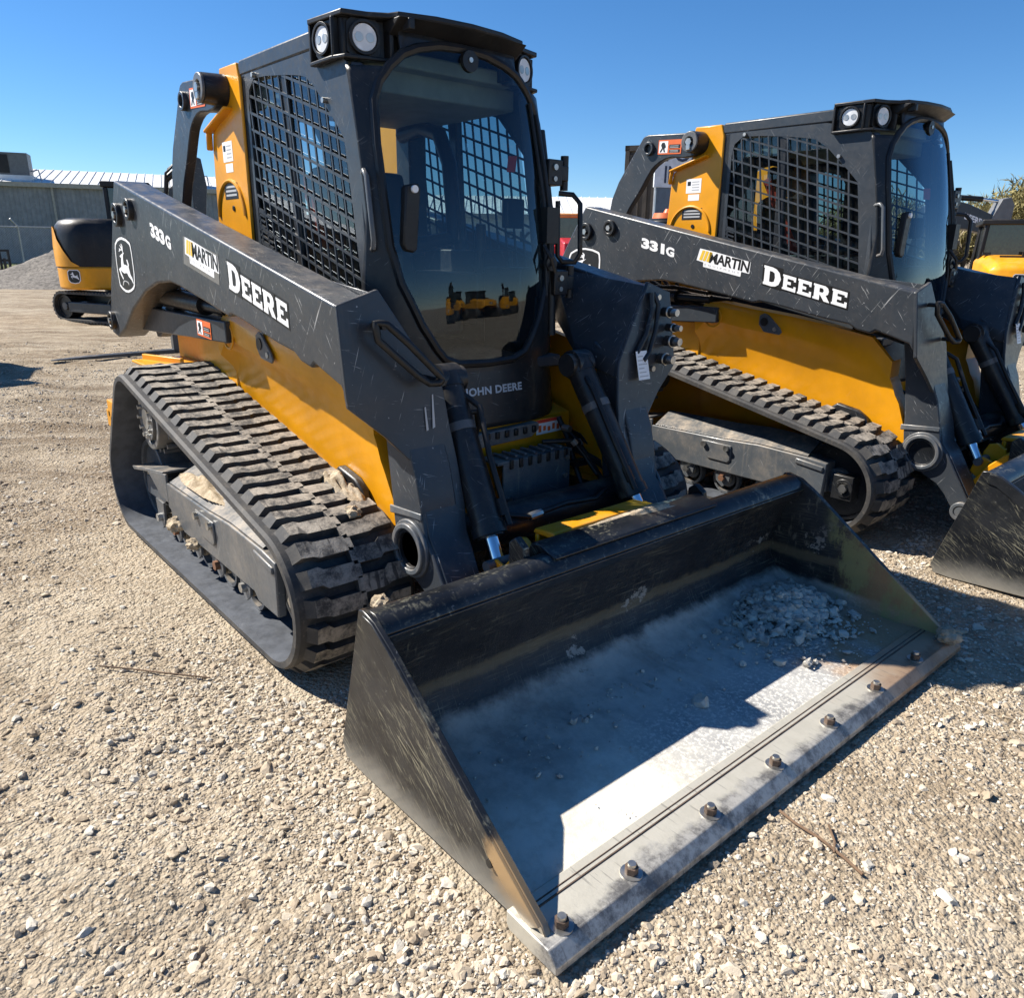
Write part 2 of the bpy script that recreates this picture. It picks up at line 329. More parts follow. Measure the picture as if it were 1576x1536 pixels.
# ------------------------------------------------------------------ compact track loader
def track_path():
    pts=[]
    for cx,cz,r in ((-.055,.282,.255),(-1.55,.655,.205),(-1.785,.272,.25)):
        for i in range(120): a=2*PI*i/120; pts.append((cx+r*math.cos(a),cz+r*math.sin(a)))
    pts=sorted(set(pts)); 
    def half(ps):
        h=[]
        for p in ps:
            while len(h)>1 and (h[-1][0]-h[-2][0])*(p[1]-h[-2][1])-(h[-1][1]-h[-2][1])*(p[0]-h[-2][0])<=0: h.pop()
            h.append(p)
        return h[:-1]
    hull=half(pts)+half(pts[::-1])                 # counter-clockwise
    P=np.array(hull+[hull[0]]); d=np.r_[0,np.cumsum(np.hypot(*np.diff(P,axis=0).T))]
    return P,d
TP,TD=track_path(); TL=TD[-1]
def tp(s):
    s=s%TL; x=np.interp(s,TD,TP[:,0]); z=np.interp(s,TD,TP[:,1]); e=.012
    a=(s+e)%TL; b=(s-e)%TL
    t=Vector((np.interp(a,TD,TP[:,0])-np.interp(b,TD,TP[:,0]),np.interp(a,TD,TP[:,1])-np.interp(b,TD,TP[:,1]))).normalized()
    return Vector((x,z)),t,Vector((t.y,-t.x))      # point, tangent, outward normal
def build_track(root,s):
    mb=MB(); y0,y1=.564*s,1.016*s; N=170; vs=[]
    for i in range(N):
        p,t,n=tp(TL*i/N); q=p-n*.030; e=p-n*.008
        yo=y1-.012*s; yi=y0+.012*s
        vs+=[(p.x,yi,p.y),(p.x,yo,p.y),(e.x,y1,e.y),(q.x,y1,q.y),(q.x,y0,q.y),(e.x,y0,e.y)]
    fs=[];fi=[]
    for i in range(N):
        j=(i+1)%N
        for k in range(6):
            f=(i*6+k,i*6+(k+1)%6,j*6+(k+1)%6,j*6+k)
            (fi if k==3 else fs).append(f)
    mb.add(vs,fs,0); o=len(mb.v)-len(vs); mb.f+=[tuple(x+o for x in f) for f in fi]; mb.mi+=[2]*len(fi)
    pitch=TL/58; h=.030
    for k in range(58):
        for col in (0,1):
            s0=pitch*(k+.5*col)+.02
            # lug outline in (along track, across): straddles a step like a shallow Z
            jit=lambda:rnd.uniform(-.0025,.0025)
            wA,st,wT=.031,.013,.021
            if col==0: yt,ya,ym,yb,g=.772,.792,.90,.985,.018
            else: yt,ya,ym,yb,g=.796,.776,.69,.588,-.018
            out=[(-wT,yt),(-wT,ya),(-wA,ya),(-wA,ym),(-wA-st,ym+g),(-wA-st,yb),(wA-st,yb),(wA-st,ym+g),(wA,ym),(wA,ya),(wT,ya),(wT,yt)]
            n=len(out); base=[];top=[]
            for (a,y) in out:
                p,t,nn=tp(s0-a); p=p-nn*.002
                base.append((p.x,y*s,p.y))
                yy=y-(.028 if y==yb and col==0 else 0)+(.014 if y==yb and col==1 else 0)
                p2,t2,n2=tp(s0-a*.86+jit()); p2=p2+n2*(h+jit()*.6); top.append((p2.x,yy*s,p2.y))
            o=len(mb.v); mb.v+=base+top
            mb.f+=[tuple(o+n+i for i in range(n))]; mb.mi.append(1)
            for i in range(n): j=(i+1)%n; mb.f.append((o+i,o+j,o+n+j,o+n+i)); mb.mi.append(0)
        # drive lugs inside
        b=[tp(pitch*k+q)[0]-nn*e for q,e in ((-.02,.028),(.02,.028),(.012,.075),(-.012,.075))]
        mb.prism([(v.x,v.y) for v in b],.765*s,.815*s,'y',0)
    return mb.build('track_belt',[M['rubber'],M['lug'],M['belt_in']],root,0,30)
def wheel(mb,x,z,r,ya,yb,rim=.03,mi=0,mh=1):
    ya,yb=min(ya,yb),max(ya,yb)
    mb.ring((x,ya,z),(x,yb,z),r,r-rim,40,mi); mb.cyl((x,ya+.02,z),(x,yb-.02,z),r-rim+.002,n=40,mi=mi); mb.cyl((x,ya-.012,z),(x,yb+.012,z),r*.33,n=24,mi=mh)
def undercarriage(root,s):
    build_track(root,s)
    mb=MB(); wheel(mb,-1.55,.64,.150,-.92*s,-.70*s,.03); mb.cyl((-1.55,.93*-s,.64),(-1.55,.56*-s,.64),.105,n=32)
    for k in range(10):
        a=2*PI*k/10; mb.cyl((-1.55+.082*math.cos(a),-.93*s,.64+.082*math.sin(a)),(-1.55+.082*math.cos(a),-.944*s,.64+.082*math.sin(a)),.011,n=6,mi=1)
    for k in range(15):
        a=2*PI*k/15; mb.cyl((-1.55+.165*math.cos(a),-.88*s,.64+.165*math.sin(a)),(-1.55+.165*math.cos(a),-.70*s,.64+.165*math.sin(a)),.013,n=8)
    mb.build('drive_sprocket',[M['frame'],M['steel']],root,.004)
    mb=MB(); wheel(mb,-.055,.282,.215,-.87*s,-.71*s,.02); mb.build('front_idler',[M['dark'],M['frame']],root,.003)
    mb=MB(); wheel(mb,-1.785,.272,.21,-.87*s,-.71*s,.025); mb.build('rear_idler',[M['frame'],M['dirt']],root,.003)
    for k,x in enumerate((-.44,-.72,-.98,-1.24,-1.48)):
        mb=MB(); wheel(mb,x,.145,.088,-.90*s,-.86*s,.014); wheel(mb,x,.145,.088,-.74*s,-.70*s,.014); mb.cyl((x,-.88*s,.145),(x,-.72*s,.145),.05)
        r=mb.build('track_roller',[M['frame'],M['dirt']],root,.002)
        mb=MB(); mb.prism([(x-.06,.25),(x+.06,.25),(x+.045,.14),(x,.105),(x-.045,.14)],-.938*s,-.926*s); mb.cyl((x,-.938*s,.165),(x,-.958*s,.165),.021,n=6,mi=1); mb.build('roller_bracket',[M['frame'],M['rust'] if k%2 else M['steel']],r,.002)
    mb=MB()
    side=[(-1.27,.275),(-1.265,.395),(-.74,.400),(-.50,.412),(-.20,.400),(-.085,.385),(-.095,.17),(-.27,.172),(-.30,.20),(-1.08,.205),(-1.16,.24)]
    mb.prism(side,-.955*s,-.92*s)
    mb.prism([(-1.25,.40),(-.20,.402),(-.09,.385),(-.09,.22),(-1.25,.22)],-.92*s,-.70*s)
    top=[(-1.24,.400),(-.74,.403),(-.5,.416),(-.2,.404)]
    for a,b in zip(top,top[1:]):      # sloped top shed plate
        mb.add([(a[0],-.95*s,a[1]),(b[0],-.95*s,b[1]),(b[0],-.80*s,b[1]+.075),(a[0],-.80*s,a[1]+.075),(a[0],-.80*s,a[1]),(b[0],-.80*s,b[1])],[(0,1,2,3),(3,2,5,4),(0,4,5,1)])
    mb.prism([(-1.82,.20),(-1.80,.30),(-1.26,.36),(-1.26,.22)],-.90*s,-.74*s)
    mb.beam((-.262,-.957*s,.372),(-.10,-.957*s,.352),.012,.030)
    fr=mb.build('track_frame',M['frame'],root,.007)
    mb=MB(); mb.prism([(-.875,.375),(-.665,.372),(-.665,.283),(-.685,.265),(-.82,.268),(-.845,.285)],-.963*s,-.952*s); mb.build('cover_plate',M['frame'],fr,.006)
    for x in (-.85,-.692):
        mb=MB(); mb.cyl((x,-.962*s,.353),(x,-.978*s,.353),.017,n=16); mb.build('bolt',M['steel'],fr,.004)
    mb=MB(); mb.prism([(-1.83,.352),(-1.30,.438),(-1.30,.426),(-1.80,.338)],-.955*s,-.72*s); mb.prism([(-1.55,.388),(-1.26,.435),(-1.26,.30),(-1.36,.30)],-.956*s,-.944*s)
    mb.build('dirt_deflector',[M['frame']],fr,.003)
    mb=MB(); mb.box((-.055,-.93*s,.205),(.055,-.70*s,.335)); mb.cyl((.01,-.92*s,.27),(.01,-.95*s,.27),.024,n=6,mi=1); mb.ring((.01,-.93*s,.27),(.01,-.937*s,.27),.05,.03)
    mb.build('idler_yoke',[M['dark'],M['steel']],fr,.006)
ARM=[(-2.058,1.733),(-2.18,1.56),(-2.411,1.204),(-2.528,.985),(-2.50,.955),(-2.40,.94),(-2.336,.962),(-2.225,1.003),(-2.037,1.111),(-1.763,1.218),(-1.571,1.262),(-1.378,1.275),(-1.252,1.261),(-1.119,1.24),(-.915,1.207),(-.722,1.172),(-.68,1.182),(-.575,1.168),(-.292,1.114),(-.15,1.094),(-.105,1.069),(-.033,1.055),(-.007,1.073),(.166,1.022),(.192,.982),(.165,1.268)]
LEG=[(.05,1.07),(.07,.96),(.096,.831),(.124,.63),(.132,.54),(.150,.43),(.19,.375),(.274,.335),(.335,.305),(.378,.262),(.420,.205),(.434,.165),(.462,.138),(.50,.140),(.522,.17),(.520,.21),(.505,.24),(.44,.345),(.365,.466),(.322,.513),(.305,.608),(.274,.731),(.236,.82),(.205,.98)]
FP=[(1.312,1.268,.162,.794,.647),(1.14,1.14,.184,.797,.535),(1.0,1.0,.207,.80,.441),(.97,.96,.211,.797,.436),(.86,.86,.227,.683,.425),(.738,.738,.252,.572,.412),(.6,.6,.303,.585,.42),(.513,.513,.326,.585,.43),(.466,.466,.367,.585,.44),(.345,.345,.444,.585,.45),(.24,.24,.508,.585,.46)]
def arm(root,s):
    mb=MB(); mb.prism(ARM,-.794*s,-.647*s)
    o=mb.build('loader_arm',M['gray'],root,.013,40,None,3)
    mb=MB(); mb.prism(LEG,-.600*s,-.455*s)
    # knee casting between the arm and the cylinder mount
    mb.add([(-.42,-.65*s,1.36),(.150,-.648*s,1.300),(.195,-.443*s,1.005),(-.06,-.443*s,1.06),(-.40,-.65*s,1.13),(.150,-.648*s,1.05),(.205,-.443*s,.93),(-.02,-.443*s,.98)],
       [(0,1,2,3),(4,7,6,5),(0,3,7,4),(1,5,6,2),(3,2,6,7),(0,4,5,1)])
    mb.build('lower_arm',M['gray'],o,.006)
    mb=MB(); vs=[];n=len(FP)
    for z1,z0,x,yo,yi in FP: vs+=[(x+.004,-yo*s,z0),(x+.004,-yi*s,z1),(x-.014,-yo*s,z0),(x-.014,-yi*s,z1)]
    fs=[(0,1,3,2),((n-1)*4,(n-1)*4+2,(n-1)*4+3,(n-1)*4+1)]
    for i in range(n-1):
        a=4*i;b=a+4; fs+=[(a,b,b+1,a+1),(a+2,a+3,b+3,b+2),(a,a+2,b+2,b),(a+1,b+1,b+3,a+3)]
    mb.add(vs,fs); mb.build('front_plate',M['gray'],o,.004)
    mb=MB(); mb.ring((.242,-.598*s,.459),(.242,-.625*s,.459),.092,.072,40); mb.ring((.242,-.598*s,.459),(.242,-.612*s,.459),.104,.072,40)
    mb.prism([(.115,.585),(.31,.60),(.31,.575),(.25,.572),(.115,.555)],-.606*s,-.598*s)
    mb.build('pin_boss',M['frame'],o,.005)
    mb=MB(); mb.ring((.478,-.598*s,.19),(.478,-.622*s,.19),.050,.030,28); mb.build('pin_boss',M['frame'],o,.004)
    for (x,z,r,hole) in ((-2.04,1.572,.056,.024),(-1.825,1.592,.050,.022),(-2.43,1.03,.050,.02)):
        mb=MB(); mb.ring((x,-.790*s,z),(x,-.818*s,z),r,r*.62,32); mb.cyl((x,-.79*s,z),(x,-.806*s,z),r*.63,n=24,mi=1); mb.cyl((x,-.80*s,z),(x,-.824*s,z),hole*.8,n=6,mi=2)
        mb.build('pivot_pin',[M['dark'],M['decalblack'],M['steel']],o,.004)
    mb=MB()      # grab handle on the front plate
    y0,y1=-.70*s,-.50*s
    lp=[(.232,-.700,1.217),(.240,-.664,1.212),(.262,-.60,1.15),(.285,-.49,1.034),(.285,-.505,1.022),(.275,-.535,1.022),(.262,-.575,1.052),(.235,-.695,1.165)]
    sm=[]
    for i in range(len(lp)):
        p,q=Vector(lp[i]),Vector(lp[(i+1)%len(lp)])
        for k in range(3): v=p.lerp(q,k/3); sm.append((v.x,v.y*s,v.z))
    if s>0:
        mb.tube(sm,.012,10,0,True); mb.cyl((.18,-.675*s,1.205),(.245,-.675*s,1.205),.010); mb.cyl((.21,-.51*s,1.03),(.285,-.51*s,1.03),.010); mb.build('grab_handle',M['black'],o)
    # rear arch web and gusset
    mb=MB(); mb.prism([(-2.20,1.02),(-1.70,1.235),(-1.66,1.225),(-2.10,.96),(-2.16,.955)],-.655*s,-.60*s); mb.build('arch_gusset',M['gray'],o,.004)
    return o
def rear_links(root,s):
    pts=[(-1.838,2.150),(-1.825,2.160),(-1.79,2.168),(-1.42,2.147),(-1.385,2.13),(-1.36,2.09),(-1.385,2.035),(-1.43,2.012),(-1.499,2.008),(-1.591,2.018),(-1.64,2.012),(-1.685,1.997),(-1.725,1.975),(-1.75,1.955),(-1.785,1.91),(-1.835,1.838),(-1.93,1.72),(-2.00,1.60),(-2.04,1.52),(-2.13,1.55),(-2.13,1.62),(-2.09,1.79),(-2.035,1.896)]
    mb=MB(); mb.prism(pts,-.500*s,-.452*s); o=mb.build('rear_link',M['gray'],root,.006)
    mb=MB(); mb.ring((-1.776,-.498*s,2.083),(-1.776,-.522*s,2.083),.042,.026,32); mb.cyl((-1.776,-.45*s,2.083),(-1.776,-.503*s,2.083),.0265,n=24,mi=1)
    mb.build('link_bushing',[M['gray'],M['decalblack']],o,.003)
    mb=MB(); mb.cyl((-1.414,-.45*s,2.088),(-1.414,-.552*s,2.088),.066,.062,40); mb.ring((-1.414,-.552*s,2.088),(-1.414,-.566*s,2.088),.06,.03,36,2); mb.cyl((-1.414,-.55*s,2.088),(-1.414,-.575*s,2.088),.022,n=6,mi=1); mb.box((-1.43,-.575*s,2.04) if s>0 else (-1.43,.552,2.04),(-1.40,-.552*s,2.075) if s>0 else (-1.40,.575,2.075),1)
    mb.build('pivot_pin',[M['dark'],M['steel'],M['frame']],o,.004)
    if s>0: warning(o,(-1.70,2.128),(-1.515,2.118),.085,-.5025)
    # lower lift link with its warning sticker
    mb=MB(); mb.add([(-2.30,-.70*s,.985),(-1.02,-.70*s,1.035),(-1.02,-.70*s,1.125),(-2.30,-.70*s,1.115),(-2.30,-.61*s,.985),(-1.02,-.61*s,1.035),(-1.02,-.61*s,1.125),(-2.30,-.61*s,1.115)],[(0,1,2,3),(7,6,5,4),(0,4,5,1),(1,5,6,2),(2,6,7,3),(3,7,4,0)])
    l=mb.build('lift_link',M['graycab'],root,.005)
    mb=MB(); mb.cyl((-2.25,-.655*s,1.19),(-1.35,-.655*s,1.17),.045,n=20); mb.cyl((-1.35,-.655*s,1.17),(-1.1,-.655*s,1.165),.025,n=16)
    mb.tube([(-1.85,-.63*s,1.24),(-1.6,-.62*s,1.22),(-1.4,-.63*s,1.23),(-1.15,-.62*s,1.2)],.012); mb.build('lift_cylinder',M['black'],root)
    if s>0: warning(l,(-1.36,1.115),(-1.185,1.108),.075,-.703)
def warning(parent,a,b,h,y):
    """sticker: white panel with a black figure, orange header, black note lines"""
    d=Vector((b[0]-a[0],b[1]-a[1])); L=d.length; u=d/L; v=Vector((u.y,-u.x))
    f=lambda e:(lambda p,q:((a[0]+u.x*p+v.x*q),y-e,(a[1]+u.y*p+v.y*q)))
    mb=MB(); rectpoly(mb,f(0),0,0,L,h,3); rectpoly(mb,f(.0008),.008,.008,L*.42,h-.008,0); rectpoly(mb,f(.0008),L*.48,h*.34,L*.95,h*.60,1); rectpoly(mb,f(.0008),L*.48,h*.68,L*.95,h*.9,1)
    for k in (.42,.52,.74,.83): rectpoly(mb,f(.0014),L*.52,h*k,L*.88,h*(k+.035),2)
    fig=[(.16,.2),(.26,.18),(.30,.3),(.34,.5),(.28,.62),(.33,.85),(.26,.85),(.22,.62),(.14,.86),(.08,.84),(.17,.55),(.12,.38)]
    mb.add([f(.0014)(p*L,q*h) for p,q in fig],[tuple(range(len(fig)))],1)
    return mb.build('warning_sticker',[M['white'],M['decalblack'],M['greydec'],M['orange']],parent,0,0)
def chassis(root):
    mb=MB(); mb.prism([(-1.95,.26),(-1.95,.98),(-1.2,.98),(-.12,.74),(-.10,.30),(-.2,.24)],-.5,.5)
    mb.box((-1.96,-.44,.25),(-.5,.44,.9)); o=mb.build('chassis',M['yellow'],root,.01)
    for s in (1,-1):
        # pressed side panel: upper band bulges out, lower band runs in behind the track
        xs=[-1.19,-1.13,-1.02,-.8,-.55,-.3,-.1,.02]
        top=[1.085,1.145,1.157,1.128,1.10,1.06,1.02,.90]
        cre=[0]*8
        bt=[.72,.72,.72,.70,.66,.61,.55,.48]
        rows=[]
        for i,x in enumerate(xs):
            am=1-max(0,min(1,(x+.62)/.60)); B=lambda v:.601+am*(v-.601)
            xb=x+(.13*max(0,(x+.55)/.57) if x>-.55 else 0)
            rows.append([(x,.58,top[i]+.004),(x,B(.662),top[i]),(x,B(.676),top[i]-.025),(x,B(.676),top[i]-.085),(x+.15*(xb-x),B(.668),top[i]-.12),(x+.3*(xb-x),B(.622),top[i]-.17),(x+.5*(xb-x),.601,top[i]-.21),(xb,.575,bt[i]),(xb+.02,.572,.44),(xb+.02,.50,.44)])
        k=len(rows[0]); vs=[(a,-b*s,c) for r in rows for a,b,c in r]
        fs=[(i*k+j,i*k+j+1,(i+1)*k+j+1,(i+1)*k+j) for i in range(len(xs)-1) for j in range(k-1)]
        n0=len(vs); e=(len(xs)-1)*k
        vs+=[(p[0],-.47*s,p[2]) for p in [(vs[e+j][0]-.012,0,vs[e+j][2]) for j in range(k)]]
        fs+=[(e+j,n0+j,n0+j+1,e+j+1) for j in range(k-1)]
        n1=len(vs); vs+=[(vs[j][0],-.5*s,vs[j][2]) for j in range(k)]; fs+=[(j,j+1,n1+j+1,n1+j) for j in range(k-1)]
        mb=MB().add(vs,fs); p=mb.build('side_panel',M['yellow'],o,0,28)
        mb=MB(); mb.ring((-1.06,-.670*s,1.062),(-1.06,-.690*s,1.062),.033,.017,28,1); mb.ring((-1.06,-.672*s,1.062),(-1.06,-.680*s,1.062),.062,.05,36,0); mb.cyl((-1.06,-.67*s,1.062),(-1.06,-.683*s,1.062),.018,n=20,mi=2)
        mb.build('lift_pivot',[M['yellow'],M['frame'],M['decalblack']],p,.003)
        mb=MB(); mb.prism([(-.735,1.095),(-.705,1.110),(-.675,1.10),(-.60,1.035),(-.585,1.01),(-.60,.995),(-.70,1.005),(-.735,1.045)],-.676*s,-.686*s); mb.cyl((-.70,-.68*s,1.062),(-.70,-.69*s,1.062),.024,n=20,mi=1); mb.cyl((-.63,-.68*s,1.025),(-.63,-.69*s,1.025),.012,n=16,mi=2)
        mb.build('slot_plate',[M['frame'],M['decalblack'],M['steel']],p,.003)
        mb=MB(); mb.prism([(-.33,.50),(-.30,.60),(-.24,.645),(-.12,.622),(-.07,.59),(-.02,.47)],-.576*s,-.612*s); mb.build('mud_shield',M['dark'],p,.008)
        mb=MB(); mb.prism([(-2.0,.72),(-2.0,.99),(-1.78,1.0),(-1.2,1.02),(-1.2,.80),(-1.6,.74)],-.60*s,-.50*s); mb.build('rear_side_plate',M['yellow'],o,.006)
        mb=MB(); mb.box((-1.93,min(-.60*s,-.86*s),.862),(-1.64,max(-.60*s,-.86*s),.874)); mb.beam((-1.93,-.80*s,.885),(-1.64,-.70*s,.885),.02,.03); mb.build('rear_fender',M['yellow'],o,.004)
        mb=MB(); mb.box((-2.42,min(-.50*s,-.90*s),.50),(-2.05,max(-.50*s,-.90*s),.60)); mb.box((-2.46,min(-.80*s,-.90*s),.44),(-2.38,max(-.80*s,-.90*s),.54)); mb.build('rear_guard',M['yellow'],o,.006)
        mb=MB(); tw=[(-1.457,2.183),(-1.268,2.180),(-1.243,2.115),(-1.250,1.20),(-1.66,1.20),(-1.642,1.6),(-1.622,1.87),(-1.606,1.930),(-1.47,1.995),(-1.478,2.10)]
        mb.prism(tw,-.448*s,-.36*s); mb.beam((-1.618,-.462*s,1.938),(-1.345,-.462*s,2.012),.052,.014); mb.beam((-1.622,-.462*s,1.86),(-1.612,-.462*s,1.938),.03,.012)
        t=mb.build('rear_tower',M['yellow'],o,.006)
        arc=[(-1.455+.155*math.cos(a),-.450*s,1.565+.155*math.sin(a)) for a in [PI*i/24 for i in range(25)]]
        mb=MB(); mb.tube(arc,.009,8); mb.cyl((-1.43,-.447*s,1.60),(-1.43,-.452*s,1.60),.012,n=16,mi=1); mb.build('weld_arc',[M['yellow'],M['decalblack']],t)
        if s>0:
            mb=MB(); f=lambda e:(lambda p,q:(-1.50+p,-.448-e,1.80+q))
            rectpoly(mb,f(.001),0,0,.115,.085,0); rectpoly(mb,f(.001),.02,-.045,.105,-.008,0); rectpoly(mb,f(.001),-.02,-.16,.135,-.09,1)
            for k in range(4): rectpoly(mb,f(.0016),.045,.015+.016*k,.10,.021+.016*k,2)
            for k in range(3): rectpoly(mb,f(.0016),-.005,-.147+.018*k,.12,-.138+.018*k,2)
            rectpoly(mb,f(.0016),.01,.045,.035,.07,1)
            mb.build('information_label',[M['white'],M['decalblack'],M['greydec']],t,0,0)
    mb=MB(); mb.prism([(-2.25,1.0),(-2.28,1.42),(-2.15,1.50),(-1.7,1.56),(-1.26,1.58),(-1.26,1.0)],-.42,.42)
    for k in range(5): mb.box((-2.295,-.34,1.06+.07*k),(-2.262,.34,1.09+.07*k))
    h=mb.build('engine_hood',M['dark'],o,.02)
    mb=MB(); mb.tube([(-1.6,-.52,1.30),(-1.5,-.56,1.22),(-1.3,-.58,1.18),(-1.0,-.58,1.16)],.018); mb.build('hydraulic_hose',M['black'],o); mb=MB(); mb.tube([(-1.7,-.50,1.25),(-1.4,-.54,1.15),(-1.1,-.56,1.10)],.016); mb.build('hydraulic_hose',M['black'],o); mb=MB(); mb.tube([(-1.45,-.50,1.5),(-1.46,-.53,1.3),(-1.44,-.55,1.1)],.013); mb.build('hydraulic_hose',M['black'],o)
    mb=MB(); mb.box((-.10,-.43,.30),(-.088,.43,.735)); f=mb.build('front_panel',M['yellow'],o,.003)
    mb=MB(); mb.prism([(-.11,.665),(-.11,.725),(.24,.735),(.245,.705),(.20,.675),(-.03,.668)],-.09,-.045,'x')
    mb.v=[(x,y,z) for x,y,z in mb.v]
    for k in range(6): mb.box((-.05,-.05+.05*k,.695),(-.035,-.03+.05*k,.725),1)
    mb.build('foot_tread',[M['frame'],M['decalblack']],f,.004)
    mb=MB(); g=lambda p,q:(-.0865,.265+p,.665+q+.02*p); rectpoly(mb,g,0,0,.15,.065,0); rectpoly(mb,lambda p,q:(-.0857,.265+p,.665+q+.02*p),0,.05,.15,.065,1)
    for k in range(5): rectpoly(mb,lambda p,q:(-.0857,.265+p,.665+q+.02*p),.012+.027*k,.01+.004*(k%2),.028+.027*k,.04-.005*(k%3),2)
    mb.build('warning_sticker',[M['white'],M['red'],M['orange']],f,0,0)
    # guarded coupler step in front of the cross tube
    mb=MB(); mb.box((.07,-.06,.44),(.082,.31,.625)); mb.box((-.04,-.09,.622),(.082,.32,.634)); mb.box((.07,-.075,.40),(.083,-.03,.46)); mb.box((.07,.26,.41),(.083,.315,.46))
    for k in range(7): mb.box((.080,-.03+.05*k,.60),(.088,-.01+.05*k,.64),1); mb.box((-.03,-.03+.05*k,.634),(.06,-.015+.05*k,.646),0)
    for y,z in ((-.03,.475),(.285,.60),(.275,.525),(.27,.455)): mb.cyl((.08,y,z),(.094,y,z),.011,n=10,mi=2)
    mb.build('coupler_guard',[M['frame'],M['decalblack'],M['steel']],o,.003)
    mb=MB(); 
    sp=[(-.02+.012*math.cos(t*1.4),-.13+.03*math.sin(t*1.4),.60-.004*t) for t in range(24)]; mb.tube(sp,.006); mb.build('hose_spring',M['black'],o); mb=MB()
    mb.tube([(-.05,.36,.74),(0,.37,.66),(.05,.365,.56),(.09,.36,.50),(.13,.36,.44),(.15,.35,.38)],.012); mb.cyl((.0,.345,.705),(.04,.345,.705),.015,n=8,mi=1); mb.box((.06,.33,.55),(.10,.40,.575)); mb.cyl((.05,.33,.64),(.05,.39,.64),.016); mb.build('hydraulic_hose',[M['black'],M['steel']],o); mb=MB()
    for k,(pp,rr_) in enumerate((([(-.06,-.30,.72),(.02,-.27,.66),(.10,-.25,.58),(.17,-.24,.50)],.012),([(-.06,-.34,.70),(.03,-.31,.62),(.12,-.28,.52),(.18,-.27,.48)],.011),([(-.07,.40,.70),(.02,.41,.64),(.09,.42,.57),(.15,.43,.50),(.20,.43,.48)],.012),([(.0,.22,.66),(.06,.34,.66),(.09,.38,.60),(.16,.40,.52)],.010),([(.31,-.25,.52),(.34,-.15,.50),(.33,.05,.51),(.34,.2,.50),(.32,.28,.52)],.010))):
        mb.tube(pp,rr_); mb.cyl(Vector(pp[1]),Vector(pp[1]).lerp(Vector(pp[2]),.3),rr_*1.5,n=8,mi=1); mb.build('hydraulic_hose',[M['black'],M['steel']],o); mb=MB()
    mb.tube([(.12,-.30,.87),(.10,-.21,.86),(.06,-.17,.80),(.04,-.18,.70),(.0,-.19,.64)],.010)
    mb.build('hydraulic_hose',[M['black'],M['steel']],o)
    return o
def gx(y,z): return -.255+(2.1-z)*.13-2.85*y**4+.045*max(0,1-((z-1.55)/.57)**2)
GL=[(0,2.134),(.11,2.127),(.2,2.106),(.262,2.08),(.315,2.035),(.355,1.985),(.381,1.92),(.390,1.78),(.389,1.6),(.384,1.44),(.358,1.31),(.292,1.157),(.237,1.070),(.203,1.030),(.14,1.006),(0,1.0)]
def glw(z):
    for (a,b),(c,d) in zip(GL,GL[1:]):
        if d<=z<=b: t=(b-z)/(b-d) if b!=d else 0; return a+(c-a)*t
    return 0
def yw(z): return .437+.05*min(1,max(0,(1.55-z)/.45))
MESHO=[(-1.172,2.062),(-1.118,2.098),(-1.0,2.092),(-.816,2.070),(-.70,2.052),(-.648,2.040),(-.577,1.995),(-.507,1.93),(-.441,1.870),(-.378,1.806),(-.36,1.70),(-.335,1.55),(-.305,1.33),(-.29,1.16),(-.30,1.10),(-1.165,1.36),(-1.183,1.45),(-1.188,1.70),(-1.186,2.0)]
def inside_spans(poly,p,d):
    """parameter intervals where the line p+t*d lies inside the polygon"""
    ts=[]
    n=len(poly)
    for i in range(n):
        a,b=poly[i],poly[(i+1)%n]; e=(b[0]-a[0],b[1]-a[1]); den=d[0]*e[1]-d[1]*e[0]
        if abs(den)<1e-9: continue
        t=((a[0]-p[0])*e[1]-(a[1]-p[1])*e[0])/den; u=((a[0]-p[0])*d[1]-(a[1]-p[1])*d[0])/den
        if 0<=u<1: ts.append(t)
    ts.sort(); return list(zip(ts[::2],ts[1::2]))
